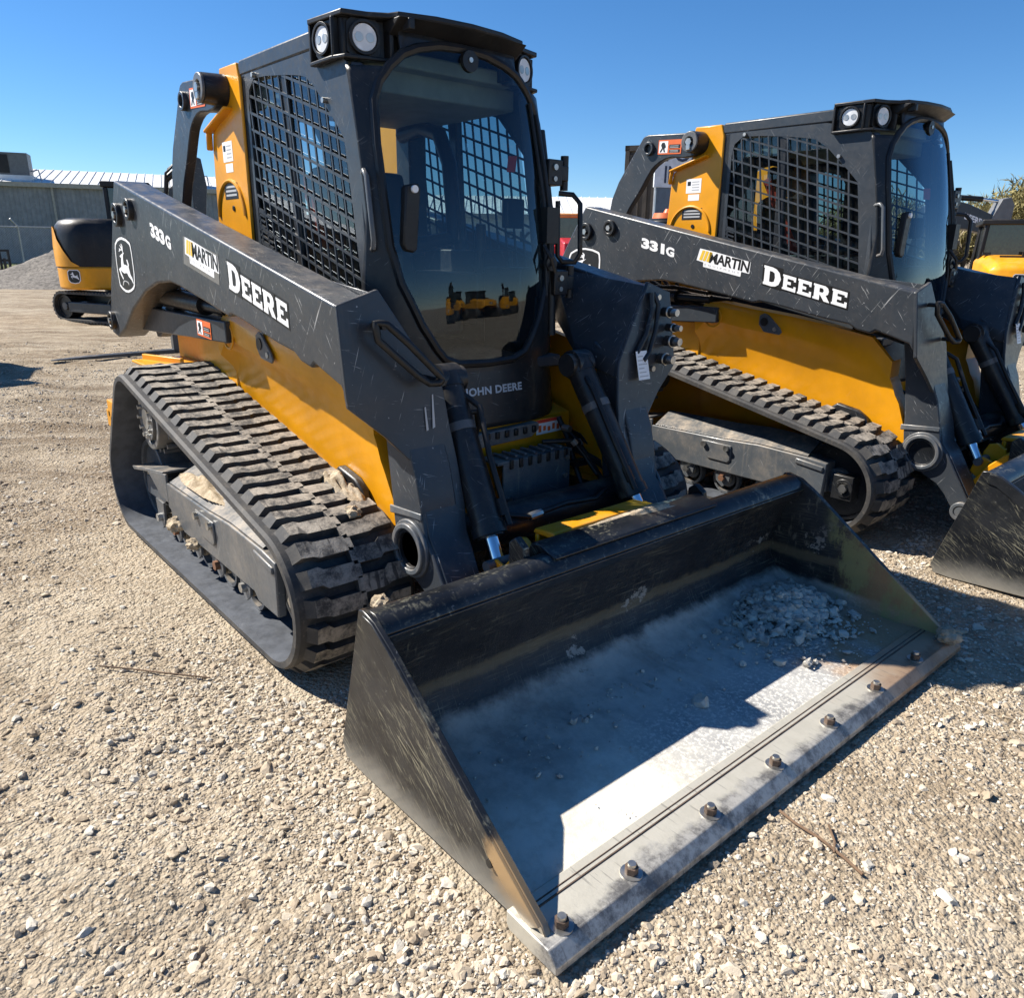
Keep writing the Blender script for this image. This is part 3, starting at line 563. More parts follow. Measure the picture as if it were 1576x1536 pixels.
def cab(root):
    mb=MB()
    # roof cap, rear wall frame, floor box
    mb.prism([(-1.262,2.126),(-1.262,2.172),(-1.245,2.186),(-.42,2.180),(-.40,2.12),(-.60,2.118)],-.441,.441)
    for s in (1,-1):
        mb.box((-1.26,min(-.437*s,-.37*s),1.0),(-1.20,max(-.437*s,-.37*s),2.13)); mb.beam((-.345,-.395*s,2.045),(-.235,-.425*s,1.2),.045,.05); mb.beam((-.86,-.41*s,2.12),(-.80,-.41*s,1.05),.04,.055,1)
    mb.box((-1.258,-.40,2.02),(-1.20,.40,2.12)); mb.box((-1.258,-.40,1.0),(-1.21,.40,1.38)); mb.box((-1.25,-.43,.95),(-.12,.43,1.0))
    mb.box((-1.2,-.40,1.985),(-.42,.40,2.115),2); mb.box((-.42,-.33,2.06),(-.34,.33,2.112),2)
    for s in (1,-1): mb.box((-1.2,min(.385*s,.405*s),1.0),(-.42,max(.385*s,.405*s),1.43),1); mb.box((-.42,min(.385*s,.405*s),1.0),(-.24,max(.385*s,.405*s),1.24),1); mb.box((-1.2,min(.30*s,.40*s),1.4),(-1.08,max(.30*s,.40*s),2.0),1)
    c=mb.build('cab',[M['graycab'],M['dark'],M['liner']],root,.008)
    # front wall: a curved sheet with the door opening cut out
    zs=sorted({round(z,4) for z in list(np.linspace(.74,2.15,72))+[b for a,b in GL]})
    mb=MB(); K=8
    for i in range(len(zs)-1):
        z0,z1=zs[i],zs[i+1]
        segs=[]
        for s in (1,-1):
            a0,a1=glw(z0),glw(z1); e=.0
            for k in range(K):
                q=[]
                for (z,a) in ((z0,a0),(z1,a1)):
                    for kk in (k,k+1): y=a+((yw(z) if z0<2.03 else max(a,.262))-a)*kk/K; q.append((gx(y,z),y*s,z))
                mb.add([q[0],q[1],q[3],q[2]],[(0,1,2,3)])
    wall=mb.build('front_wall',M['dark'],c,0,0)
    bpy.context.view_layer.update()
    me=wall.data; bm=bmesh.new(); bm.from_mesh(me); bmesh.ops.remove_doubles(bm,verts=bm.verts,dist=.0006); bmesh.ops.recalc_face_normals(bm,faces=bm.faces); bm.to_mesh(me); bm.free(); me.polygons.foreach_set('use_smooth',[True]*len(me.polygons))
    so=wall.modifiers.new('solid','SOLIDIFY'); so.thickness=.02; so.offset=0
    # windshield
    zs=sorted({round(1.0+1.134*i/40,4) for i in range(41)}|{b for a,b in GL}); vs=[];fs=[];K=16
    for z in zs:
        a=glw(z) if z not in (zs[0],zs[-1]) else (.14 if z<1.5 else .0)
        if z==zs[0]: a=.13
        for k in range(K+1): y=-a+2*a*k/K; vs.append((gx(y,z)+.010,y,z))
    for i in range(len(zs)-1):
        for k in range(K): b=i*(K+1)+k; fs.append((b,b+1,b+K+2,b+K+1))
    MB().add(vs,fs).build('windshield',M['glass'],c,0,180)
    full=[(a,b) for a,b in GL]+[(-a,b) for a,b in reversed(GL[1:-1])]
    loop=[]
    for i in range(len(full)):
        a,b=full[i],full[(i+1)%len(full)]
        for k in range(3): t=k/3; y=a[0]+(b[0]-a[0])*t; z=a[1]+(b[1]-a[1])*t; loop.append((gx(y,z)+.008,y,z))
    mb=MB(); mb.tube(loop,.017,8,0,True); mb.build('door_seal',M['black'],c)
    # steel mesh side guards
    Yg=-.437
    outl=[(-1.252,2.128),(-.60,2.118),(-.50,2.10),(-.40,2.085),(gx(.437,2.045)+.004,2.045)]+[(gx(.437,z)+.004,z) for z in (2.0,1.9,1.8,1.7,1.6,1.5,1.4,1.3,1.2,1.1,1.0)]+[(-1.24,1.0)]
    for s in (1,-1):
        mb=MB(); plate_hole(mb,outl,[MESHO],lambda p:(p[0],Yg*s,p[1]),lambda p:(p[0],(Yg+.008)*s,p[1]))
        Y0,Y1=sorted(((Yg+.001)*s,(Yg+.007)*s))
        for k in range(-2,22):          # uprights, leaning with the door pillar
            x=-1.236+.060*k; d=(.14,-1.0)
            for a,b in inside_spans(MESHO,(x,2.0),d):
                if abs(b-a)<.01: continue
                p=[(x+d[0]*t+o,2.0+d[1]*t) for t,o in ((a,-.0045),(a,.0045),(b,.0045),(b,-.0045))]; mb.prism(p,Y0,Y1)
        for k in range(-6,22):
            z=2.10-.0655*k+.012; d=(1,-.303)
            for a,b in inside_spans(MESHO,(-1.195,z),d):
                if abs(b-a)<.01: continue
                p=[(-1.195+d[0]*t,z+d[1]*t+o) for t,o in ((a,-.005),(b,-.005),(b,.005),(a,.005))]; mb.prism(p,Y0+.0005,Y1-.0005)
        g=mb.build('side_guard',M['graycab'],c,0,0)
        mb=MB(); mb.add([(x,-.418*s,z) for x,z in [(-1.21,2.09),(-.60,2.07),(-.40,1.86),(-.27,1.3),(-.25,1.02),(-1.21,1.02)]],[tuple(range(6))]); mb.build('side_window',M['sideglass'],c,0,0)
        for x,z in ((-1.10,2.108),(-.497,1.942)):
            mb=MB(); mb.cyl((x,Yg*s,z),(x,(Yg-.016)*s,z),.010,n=10); mb.build('bolt',M['steel'],c,.002)
        mb=MB()
        sl=[(-1.19,1.50),(-1.06,1.46),(-1.06,1.30),(-1.18,1.34)]
        for k in range(7): mb.beam((-1.185,(Yg+.004)*s,1.595-.022*k),(-1.06 if k>3 else -1.125,(Yg+.004)*s,1.595-.022*k-.303*(.125 if k>3 else .06)),.006,.008)
        mb.build('louver',M['graycab'],c)
    # lamp bar and visor
    half=[(-.548,-.468),(-.335,-.448),(-.312,-.36),(-.275,-.30),(-.235,-.283),(-.195,-.15),(-.182,0)]
    plan=half+[(x,-y) for x,y in reversed(half[:-1])]+[(-.54,.30),(-.54,-.30)]
    mb=MB(); mb.prism(plan,2.186,2.204,'z')
    low=[(-.54,-.446),(-.50,-.444),(-.395,-.444),(-.345,-.30),(-.33,-.24)]
    for s in (1,-1):
        pl=[(-.54,-.440),(-.395,-.444),(-.362,-.428),(-.327,-.300),(-.315,-.24),(-.54,-.24)]
        mb.prism([(a,b*s) for a,b in pl],2.066,2.188,'z')
        lip=[(-.548,-.466),(-.388,-.466),(-.325,-.446),(-.290,-.30),(-.285,-.25),(-.315,-.24),(-.36,-.42),(-.40,-.442),(-.548,-.442)]
        mb.prism([(a,b*s) for a,b in lip],2.054,2.068,'z')
        mb.prism([(-.552,-.464*s),(-.538,-.464*s),(-.538,-.43*s),(-.552,-.43*s)],2.056,2.19,'z')
        mb.prism([(-.386,-.466*s),(-.376,-.462*s),(-.380,-.435*s),(-.390,-.435*s)],2.058,2.187,'z')
        mb.prism([(-.330,-.290*s),(-.288,-.285*s),(-.286,-.27*s),(-.326,-.272*s)],2.058,2.188,'z')
    # visor underside: slopes back from the lip to the glass
    vs=[];ys=[-.29,-.2,-.1,0,.1,.2,.29]
    for y in ys:
        xf=-.185-.42*y*y*.9; vs+=[(xf,y,2.187),(gx(y,2.13)-.01,y,2.14),(gx(y,2.13)-.09,y,2.187)]
    fs=[]
    for i in range(len(ys)-1): a=3*i; fs+=[(a,a+3,a+4,a+1),(a+1,a+4,a+5,a+2),(a,a+2,a+5,a+3)]
    fs+=[(0,1,2),(18,20,19)]
    mb.add(vs,fs); mb.box((-.25,-.26,2.15),(-.205,-.235,2.185)); mb.build('visor',M['black'],c,.004)
    for s in (1,-1):
        for (x,y,z,nx,ny,rr) in ((-.458,-.438,2.128,.12,-.99,.047),(-.344,-.362,2.126,.966,-.26,.049)):
            n=Vector((nx,ny*s,.0)).normalized(); p=Vector((x,y*s,z)); mb=MB()
            mb.cyl(p-n*.02,p+n*.014,rr*1.12,n=28,mi=0)
            for q in (-.4,.4): tq=n.cross(Vector((0,0,1))).normalized()*(q*rr); mb.cyl(p+n*.02+tq,p+n*.0255+tq,rr*.36,rr*.30,20,2)
            mb.ring(p+n*.010,p+n*.030,rr*1.12,rr*.93,32,0); mb.cyl(p+n*.012,p+n*.024,rr*.95,rr*.86,28,1)
            t=n.cross(Vector((0,0,1))); 
            sq=[p+n*.012+t*(a*rr*1.20)+Vector((0,0,b*rr*1.22)) for a,b in ((-1,-.75),(-.75,-1),(.75,-1),(1,-.75),(1,.75),(.75,1),(-.75,1),(-1,.75))]
            mb.add(sq+[q-n*.012 for q in sq],[tuple(range(8)),tuple(range(15,7,-1))]+[(i,(i+1)%8,8+(i+1)%8,8+i) for i in range(8)],0)
            mb.build('work_light',[M['black'],M['lens'],M['steel']],c,.001)
        if s>0: 
            mb=MB(); mb.tube([(-.272,-.428,1.685),(-.235,-.445,1.690),(-.215,-.447,1.672),(-.185,-.447,1.46),(-.19,-.446,1.435),(-.225,-.432,1.425)],.0095,10); mb.build('grab_handle',M['frame'],c)
        else:
            mb=MB()
            mb.tube([(-.19,.455,1.66),(-.15,.50,1.655),(-.12,.515,1.62),(-.11,.515,1.42),(-.13,.505,1.385),(-.17,.47,1.385),(-.18,.45,1.41),(-.19,.452,1.63)],.011,10)
            mb.build('grab_handle',M['black'],c)
    # hinges, wiper, latch, text
    for z in (1.74,1.30):
        mb=MB(); mb.box((gx(.41,z)-.02,.395,z-.05),(gx(.41,z)+.06,.475,z+.05)); mb.beam((gx(.41,z)+.03,.47,z),(gx(.41,z)+.03,.515,z),.05,.06); mb.cyl((gx(.41,z)+.03,.512,z-.065),(gx(.41,z)+.03,.512,z+.07),.017); mb.cyl((gx(.41,z)+.055,.43,z+.02),(gx(.41,z)+.068,.43,z+.02),.012,mi=1); mb.cyl((gx(.41,z)+.055,.43,z-.025),(gx(.41,z)+.066,.43,z-.025),.010,mi=1)
        mb.build('door_hinge',[M['black'],M['steel']],c,.004)
    mb=MB(); mb.tube([(gx(.405,1.08)+.025,.405,1.08),(gx(.408,1.3)+.02,.408,1.3),(gx(.408,1.6)+.02,.412,1.6),(gx(.408,1.9)+.018,.408,1.9)],.020,10); mb.build('door_post',M['black'],c)
    mb=MB(); mb.tube([(gx(.37,1.38)+.03,.37,1.38),(gx(.38,1.55)+.045,.375,1.55),(gx(.375,1.75)+.04,.368,1.75),(gx(.36,1.95)+.03,.352,1.95)],.009,8); mb.tube([(gx(.345,1.25)+.022,.345,1.25),(gx(.335,1.62)+.022,.348,1.62),(gx(.33,1.99)+.02,.325,1.99)],.007,8); mb.box((gx(.38,1.5)+.01,.34,1.46),(gx(.38,1.5)+.06,.405,1.60)); mb.cyl((gx(.37,1.38)+.0,.37,1.38),(gx(.37,1.38)+.045,.37,1.38),.03)
    mb.tube([(gx(.33,1.42)+.02,.33,1.45),(gx(.33,1.42)+.06,.335,1.40),(gx(.34,1.36)+.06,.36,1.35),(gx(.36,1.42)+.03,.38,1.40)],.008)
    mb.build('wiper',M['black'],c,0)
    mb=MB(); mb.cyl((gx(.02,2.095)+.008,.02,2.094),(gx(.02,2.095)+.026,.02,2.094),.036,n=28); mb.cyl((gx(.02,2.095)+.02,.02,2.098),(gx(.02,2.095)+.03,.02,2.098),.009,n=12,mi=1); mb.build('glass_stop',[M['black'],M['steel']],c,.002)
    mb=MB(); mb.add([(gx(-.31,1.65)+d,y,z) for d in (.012,.045) for y,z in ((-.335,1.645),(-.285,1.655),(-.275,1.635),(-.295,1.43),(-.31,1.418),(-.345,1.425),(-.355,1.45))],[tuple(range(7)),tuple(range(13,6,-1))]+[(i,(i+1)%7,7+(i+1)%7,7+i) for i in range(7)])
    mb.cyl((gx(-.31,1.63)+.04,-.305,1.633),(gx(-.31,1.63)+.052,-.305,1.633),.013,n=14,mi=1); mb.build('door_latch',[M['black'],M['white']],c,.006)
    vs,fs=text_poly('JOHN DEERE',1,.035,0,1.06); vs=fitted(vs,.30,.042)
    mb=MB(); mb.add([(gx(-.122+a,.87+b)+.0125,-.122+a,.866+b) for a,b in vs],fs); mb.build('hood_lettering',M['label'],c,0,0)
    # interior
    mb=MB(); mb.box((-1.02,-.23,1.05),(-.55,.23,1.20)); mb.prism([(-1.06,1.18),(-1.12,1.74),(-1.03,1.78),(-.93,1.20)],-.24,.24); mb.prism([(-1.12,1.78),(-1.13,1.95),(-1.06,1.95),(-1.05,1.78)],-.14,.14)
    mb.build('seat',M['seat'],c,.03,40,None,3)
    mb=MB()
    for s in (1,-1):
        mb.box((-1.0,min(.26*s,.40*s),1.1),(-.50,max(.26*s,.40*s),1.33)); mb.tube([(-.58,.33*s,1.3),(-.55,.32*s,1.45)],.018); mb.cyl((-.56,.325*s,1.42),(-.545,.32*s,1.54),.028,.022)
    mb.tube([(-1.15,.30,1.95),(-.98,.31,1.97),(-.83,.30,1.93),(-.74,.29,1.80),(-.70,.28,1.60),(-.70,.27,1.48),(-.70,.1,1.45),(-.70,-.24,1.45)],.035,10); mb.tube([(-1.15,-.30,1.95),(-.98,-.31,1.97),(-.83,-.30,1.93),(-.74,-.29,1.80),(-.70,-.26,1.5)],.035,10)
    mb.box((-.55,-.40,1.0),(-.22,-.30,1.42)); mb.box((-.5,.30,1.0),(-.25,.40,1.36)); mb.box((-.38,.30,1.52),(-.34,.40,1.64))
    mb.build('control_console',M['black'],c,.01)
    mb=MB(); mb.beam((-.98,-.36,1.86),(-.62,-.335,1.20),.05,.006,0,(0,1,0)); mb.build('seat_belt',M['red'],c)
    mb=MB(); mb.beam((-.32,.31,1.80),(-.30,.285,1.74),.035,.008); mb.build('warning_tag',M['red'],c)
    return c
def tilt(root,s):
    a=Vector((.092,-.336*s,.972)); b=Vector((.389,-.374*s,.494)); d=(b-a).normalized(); mb=MB()
    mb.cyl(a,b,.056,n=36); mb.cyl(a-d*.03,a+d*.02,.060,n=36); mb.cyl(a+d*.155,a+d*.185,.0585,n=36,mi=1); mb.cyl(b-d*.035,b,.062,n=36); mb.cyl(b,b+d*.006,.05,n=36)
    mb.cyl(a-d*.02+Vector((0,-.042,0)),a-d*.02+Vector((0,.042,0)),.058,n=32); mb.cyl(a-d*.02+Vector((0,-.03*s,0)),a-d*.02+Vector((0,.068*s,0)),.046,n=28)
    o=mb.build('tilt_cylinder',[M['dark'],M['frame']],root,.004)
    mb=MB(); mb.cyl(b,b+d*.16,.026,n=24); mb.build('cylinder_rod',M['chrome'],o)
    q=Vector((.05,.045*(1 if s>0 else -1),.03)); mb=MB()
    mb.tube([a+d*.05+q*.6,a+d*.12+q*1.25,a+d*.3+q*1.05,a+d*.55+q*1.05,b-d*.09+q*.9,b-d*.05+q*.5],.011,10); mb.cyl(b-d*.11+q*.9,b-d*.05+q*.9,.017,n=8); mb.build('hydraulic_line',M['black'],o)
def front_end(root):
    mb=MB(); mb.cyl((.242,-.60,.455),(.242,.60,.455),.072,n=40); mb.ring((.242,-.615,.455),(.242,.615,.455),.074,.062,40); mb.build('cross_tube',M['dark'],root,.003)
    mb=MB()
    for s in (1,-1):
        mb.prism([(.43,.12),(.42,.26),(.50,.40),(.58,.485),(.64,.50),(.67,.47),(.60,.30),(.56,.08),(.48,.08)],-.455*s,-.43*s); mb.prism([(.43,.12),(.42,.26),(.50,.42),(.56,.47),(.60,.30),(.56,.08),(.48,.08)],-.31*s,-.285*s)
        mb.prism([(.43,.36),(.44,.45),(.46,.495),(.50,.505),(.54,.48),(.57,.36),(.48,.32)],-.325*s,-.300*s); mb.prism([(.42,.36),(.44,.42),(.47,.445),(.52,.43),(.56,.34),(.48,.32)],-.42*s,-.407*s)
    mb.box((.50,-.44,.06),(.53,.44,.20)); mb.prism([(.49,.512),(.50,.530),(.595,.540),(.605,.515)],-.27,.24); mb.box((.50,-.27,.38),(.52,.24,.512)); mb.box((.47,-.42,.26),(.50,.42,.38)); mb.box((.44,-.1,.40),(.60,.1,.44))
    o=mb.build('quick_attach',M['yellow'],root,.005)
    mb=MB(); 
    for s in (1,-1):
        mb=MB(); mb.cyl((.46,-.45*s,.42),(.46,-.29*s,.42),.02); mb.build('hinge_pin',M['frame'],o,.002)
        mb=MB(); mb.cyl((.478,-.62*s,.19),(.478,-.28*s,.19),.027); mb.build('hinge_pin',M['frame'],o,.002)
BSIDE=[(.662,.512),(.668,.532),(.69,.537),(.746,.524),(.821,.480),(1.395,.072),(1.413,.043),(1.405,.030),(1.30,.022),(1.0,.014),(.62,-.001),(.545,.004),(.526,.045),(.629,.396)]
def bucket(root):
    mb=MB(); H=1.032
    # shell: inner skin and outer skin in section, extruded across
    inn=[(.735,.455),(.705,.40),(.672,.30),(.650,.215),(.655,.16),(.690,.105),(.75,.066),(.84,.050),(1.0,.046),(1.36,.040)]
    outs=[(.665,.47),(.652,.40),(.615,.30),(.588,.20),(.575,.12),(.60,.05),(.68,.016),(.84,.010),(1.0,.010),(1.36,.018)]
    n=len(inn); vs=[(x,-H,z) for x,z in inn]+[(x,H,z) for x,z in inn]+[(x,-H,z) for x,z in outs]+[(x,H,z) for x,z in outs]
    mb.add(vs,[(i,i+1,n+i+1,n+i) for i in range(n-1)],1)
    mb.add(vs,[(2*n+i,3*n+i,3*n+i+1,2*n+i+1) for i in range(n-1)]+[(0,n,3*n,2*n),(n-1,3*n-1,4*n-1,2*n-1)],0)
    o=mb.build('bucket',[M['bucket'],M['bucket_in']],root,0,35)
    for s in (1,-1):
        mb=MB(); y=[-1.045*s,-1.027*s]; k=len(BSIDE)
        mb.prism(BSIDE,y[0],y[1]); mb.mi[-k-2]=0; mb.mi[-k-1]=1
        rim=[(.70,.530),(.746,.522),(.821,.478),(1.395,.070)]
        g=mb.build('bucket_side',[M['bucket'],M['bucket_in']],o,.003)
        mb=MB()
        mb.prism(rim+[(1.355,.036),(.795,.438),(.732,.478),(.692,.486)],-1.044*s,-1.0525*s)
        mb.cyl((1.228,-1.044*s,.118),(1.228,-1.0545*s,.118),.011,n=12,mi=1); mb.build('wear_strip',[M['bucket'],M['decalblack']],g,.002)
    mb=MB(); mb.prism([(.668,.472),(.664,.515),(.682,.532),(.720,.532),(.755,.512),(.766,.488),(.742,.452),(.70,.44)],-1.027,1.027); mb.prism([(.742,.452),(.766,.488),(.772,.484),(.750,.446)],-1.027,1.027)
    t=mb.build('top_tube',M['bucket'],o,.008,50,None,3)
    mb=MB(); mb.prism([(.60,.43),(.60,.50),(.625,.547),(.66,.556),(.74,.535),(.745,.525),(.66,.52)],-.40,.44); mb.prism([(.60,.40),(.598,.56),(.63,.585),(.67,.56),(.68,.5)],-.47,-.445); mb.prism([(.60,.40),(.598,.56),(.63,.585),(.67,.56),(.68,.5)],.445,.47)
    mb.build('mounting_rail',M['bucket'],o,.006)
    mb=MB(); H=1.062
    mb.prism([(1.30,.012),(1.30,.050),(1.435,.050),(1.462,.022),(1.462,.002),(1.40,.0),(1.31,.0)],-H,H); e=mb.build('cutting_edge',M['edge'],o,.003)
    mb=MB(); mb.prism([(1.337,.049),(1.339,.053),(1.342,.053),(1.344,.049)],-1.02,1.02); mb.prism([(1.323,.049),(1.325,.052),(1.327,.052),(1.329,.049)],-1.02,1.02); mb.build('weld_seam',M['darkrust'],e)
    for k in range(8):
        q=k-3.5; y=math.copysign(min(abs(q),2.5)*.308+max(abs(q)-2.5,0)*.227,q)
        mb=MB(); mb.cyl((1.408,y,.048),(1.408,y,.053),.027,n=20,mi=1); mb.cyl((1.408,y,.050),(1.408,y,.071),.0165,n=6); mb.cyl((1.408,y,.067),(1.408,y,.079),.0115,.010,n=12,mi=1)
        b=mb.build('edge_bolt',[M['darkrust'],M['steel']],o,.0015); 
    return o
def couplers(root):
    f=lambda y,z:.205+(1.0-z)*.14
    mb=MB()
    for y,z,r in ((.725,1.19,.020),(.745,1.125,.016),(.735,1.07,.022),(.685,1.0,.022)):
        x=.20+(1.27-z)*.15; mb=MB(); mb.cyl((x-.02,y,z),(x+.03,y,z),r,n=18); mb.cyl((x+.03,y,z),(x+.055,y,z),r*.75,n=18,mi=1); mb.ring((x+.01,y,z),(x+.018,y,z),r*1.25,r*.9,18,1); mb.build('hydraulic_coupler',[M['dark'],M['steel']],root,.002)
    for y,z in ((.70,1.25),(.64,.96)): mb=MB(); mb.cyl((.16+(1.27-z)*.15,y,z),(.185+(1.27-z)*.15,y,z),.012,n=10); mb.build('bolt',M['steel'],root,.002)
    mb=MB(); mb.tube([(.185,.66,1.27),(.205,.675,1.22),(.215,.655,1.12),(.225,.61,1.03),(.23,.57,1.0)],.011); mb.build('hydraulic_line',M['dark'],root); mb=MB(); mb.tube([(.19,.64,1.27),(.20,.64,1.2),(.21,.60,1.10),(.215,.54,1.03)],.012); mb.build('hydraulic_line',M['dark'],root)
    mb=MB(); g=lambda p,q:(.222+.03*(1-q/.12),.525+p,.925+q); rectpoly(mb,g,0,0,.07,.115,0)
    for k in range(6): rectpoly(mb,lambda p,q:(.2226+.03*(1-q/.12),.525+p,.925+q),.008,.012+.016*k,.062-(k%3)*.01,.016+.016*k,1)
    mb.build('information_label',[M['white'],M['greydec']],root,0,0)
# lettering on the arm face ------------------------------------------------
def on_arm(x,z,slope,e):
    c=1/math.sqrt(1+slope*slope); return lambda p,q:(x+c*(p-slope*q*0)+0*q,-.7945-e,z+slope*c*p+q)
def slab(mb,f,L,w,h,mi):
    t=w*.30; u=h*.22
    def rc(a,b,c,d,m): mb.add([f(a,b),f(c,b),f(c,d),f(a,d)],[(0,1,2,3)],m)
    def rp(pts,m): mb.add([f(*p) for p in pts],[tuple(range(len(pts)))],m)
    R_=[]
    if L=='D': R_=[[(0,0),(w*.5,0),(w*.5,u),(t*1.15,u),(t*1.15,h-u),(w*.5,h-u),(w*.5,h),(0,h),(0,h-u*.6),(t*.15,h-u*.6),(t*.15,u*.6),(0,u*.6)],
        [(w*.5,0),(w*.72,h*.05),(w*.9,h*.2),(w,h*.5),(w*.9,h*.8),(w*.72,h*.95),(w*.5,h),(w*.5,h-u),(w*.62,h*.72),(w*.66,h*.5),(w*.62,h*.28),(w*.5,u)]]
    if L=='E': R_=[[(0,0),(w,0),(w,h*.36),(w*.84,h*.36),(w*.84,u),(t*1.2,u),(t*1.2,h*.40),(w*.62,h*.40),(w*.62,h*.60),(t*1.2,h*.60),(t*1.2,h-u),(w*.82,h-u),(w*.82,h*.68),(w*.97,h*.68),(w*.97,h),(0,h),(0,h-u*.6),(t*.2,h-u*.6),(t*.2,u*.6),(0,u*.6)]]
    if L=='R': R_=[[(0,0),(t*1.3,0),(t*1.3,h*.36),(w*.42,h*.36),(w*.68,0),(w*1.02,0),(w*.76,h*.4),(w*.88,h*.5),(w*.92,h*.7),(w*.86,h*.9),(w*.7,h),(0,h),(0,h-u*.6),(t*.2,h-u*.6),(t*.2,u*.6),(0,u*.6)]]
    for p in R_: rp(p,mi)
    if L=='R': rp([(t*1.25,h*.54),(w*.56,h*.54),(w*.62,h*.68),(w*.56,h*.81),(t*1.25,h*.81)],2)
def decals(root,number,film):
    mb=MB(); sl=-.2258; x=0
    for i,ch in enumerate('DEERE'):
        h=.100 if i==0 else .077; wd=(.112,.084,.084,.098,.088)[i]
        for e,m,gr in ((.0006,1,.008),(.0012,0,0)):
            b0=-.004 if i==0 else 0
            F=on_arm(-.668+x,1.284-.2258*x*.976,sl,e)
            if gr: mb.add([F(-gr,b0-gr),F(wd+gr,b0-gr),F(wd+gr,b0+h+gr),F(-gr,b0+h+gr)],[(0,1,2,3)],1)
            else:
                F2=lambda p,q,F=F,b0=b0:F(p,q+b0); slab(mb,F2,ch,wd,h,0)
        x+=wd+.008
    # counters of the letter R sit a hair above the white
    mb.v=[tuple(v) for v in mb.v]
    for k,mi in enumerate(mb.mi):
        if mi==2:
            mb.mi[k]=1
            for i in mb.f[k]: mb.v[i]=(mb.v[i][0],mb.v[i][1]-.0006,mb.v[i][2])
    mb.build('brand_lettering',[M['white'],M['decalblack']],root,0,0)
    vs,fs=text_poly(number[:3],1,.055,0,1.0); vs=fitted(vs,.190,.062); mb=MB(); F=on_arm(-1.556,1.470,-.225,.0012); mb.add([F(a,b) for a,b in vs],fs,0)
    vs,fs=text_poly(number[3:],1,.05); vs=fitted(vs,.066,.055); F=on_arm(-1.358,1.4255,-.225,.0012); mb.add([F(a,b) for a,b in vs],fs,0)
    mb.build('model_number',[M['white'],M['decalblack']],root,0,0)
    # dealer sticker
    mb=MB(); sl=-.186
    if film: mb.add([on_arm(-1.150,1.362,sl,.0005)(p,q) for p,q in ((-.006,-.004),(.388,-.004),(.404,.112),(.022,.112))],[(0,1,2,3)],3)
    F=on_arm(-1.125,1.372,sl,.0010)
    mb.add([F(p,q) for p,q in ((.05,.0),(.315,-.002),(.318,.026),(.372,.026),(.376,.09),(.13,.098),(.02,.098),(.0,.028),(.05,.025))],[tuple(range(9))],0)
    F=on_arm(-1.125,1.372,sl,.0016)
    for k in range(3): rectpoly(mb,F,.006+.026*k,.034,.026+.026*k,.092,2,.36)
    vs,fs=text_poly('MARTIN',1,.03,.12,.95); vs=fitted(vs,.285,.060); mb.add([F(.088+a,.031+b) for a,b in vs],fs,1)
    vs,fs=text_poly('EQUIPMENT',1,.0,0,1.9); vs=fitted(vs,.245,.013); mb.add([F(.06+a,.008+b) for a,b in vs],fs,4)
    mb.build('dealer_sticker',[M['white'],M['decalblack'],M['decalyellow'],M['film'],M['greydec']],root,0,0)
    # leaping deer badge
    DEER=[(-2.129,1.376),(-2.093,1.385),(-2.064,1.391),(-2.037,1.395),(-2.055,1.386),(-2.067,1.379),(-2.075,1.356),(-2.073,1.336),(-2.035,1.334),(-2.009,1.329),(-2.002,1.335),(-2.014,1.36),(-1.997,1.361),(-1.981,1.336),(-1.991,1.324),(-1.983,1.307),(-1.976,1.289),(-1.952,1.272),(-1.935,1.241),(-1.948,1.247),(-1.972,1.264),(-2.014,1.279),(-2.031,1.294),(-2.057,1.294),(-2.084,1.291),(-2.122,1.3),(-2.14,1.307),(-2.141,1.297),(-2.124,1.28),(-2.107,1.264),(-2.121,1.261),(-2.15,1.281),(-2.166,1.299),(-2.173,1.31),(-2.151,1.318),(-2.124,1.321),(-2.117,1.342),(-2.108,1.358),(-2.102,1.369),(-2.115,1.369)]
    ANT=[(-2.064,1.391),(-2.068,1.401),(-2.082,1.406),(-2.111,1.401),(-2.126,1.396),(-2.129,1.402),(-2.113,1.405),(-2.121,1.414),(-2.11,1.414),(-2.093,1.409),(-2.076,1.409),(-2.094,1.424),(-2.102,1.429),(-2.093,1.43),(-2.074,1.421),(-2.064,1.424),(-2.079,1.436),(-2.066,1.436),(-2.051,1.424),(-2.055,1.408),(-2.058,1.391)]
    FL=[(-2.142,1.23),(-2.129,1.247),(-2.111,1.256),(-2.077,1.256),(-2.037,1.252),(-2.024,1.244),(-2.03,1.232),(-2.034,1.24),(-2.047,1.248),(-2.079,1.252),(-2.105,1.25),(-2.117,1.244),(-2.129,1.231)]
    SH=[(-2.048,1.468),(-1.978,1.459),(-1.922,1.442),(-1.912,1.431),(-1.906,1.394),(-1.907,1.337),(-1.909,1.293),(-1.929,1.237),(-1.954,1.22),(-2.002,1.206),(-2.057,1.197),(-2.108,1.197),(-2.163,1.208),(-2.203,1.224),(-2.209,1.253),(-2.215,1.3),(-2.212,1.354),(-2.202,1.412),(-2.187,1.437),(-2.141,1.457),(-2.092,1.466)]
    mb=MB(); cx,cz=-2.06,1.333; sc_=lambda k,d:[((a-cx)*(1-k/.15)+cx,(b-cz)*(1-k/.135)+cz) for a,b in SH]
    fl=lambda pts,e,mi:mb.add([(a,-.7945-e,b) for a,b in pts],[tuple(range(len(pts)))],mi)
    fl(sc_(-.006,0),.0004,1); fl(SH,.0009,0); fl(sc_(.012,0),.0014,1); fl(DEER,.0019,0); fl(ANT,.0021,0); fl(FL,.0019,2)
    mb.build('leaping_deer_badge',[M['white'],M['decalblack'],M['greydec']],root,0,0)
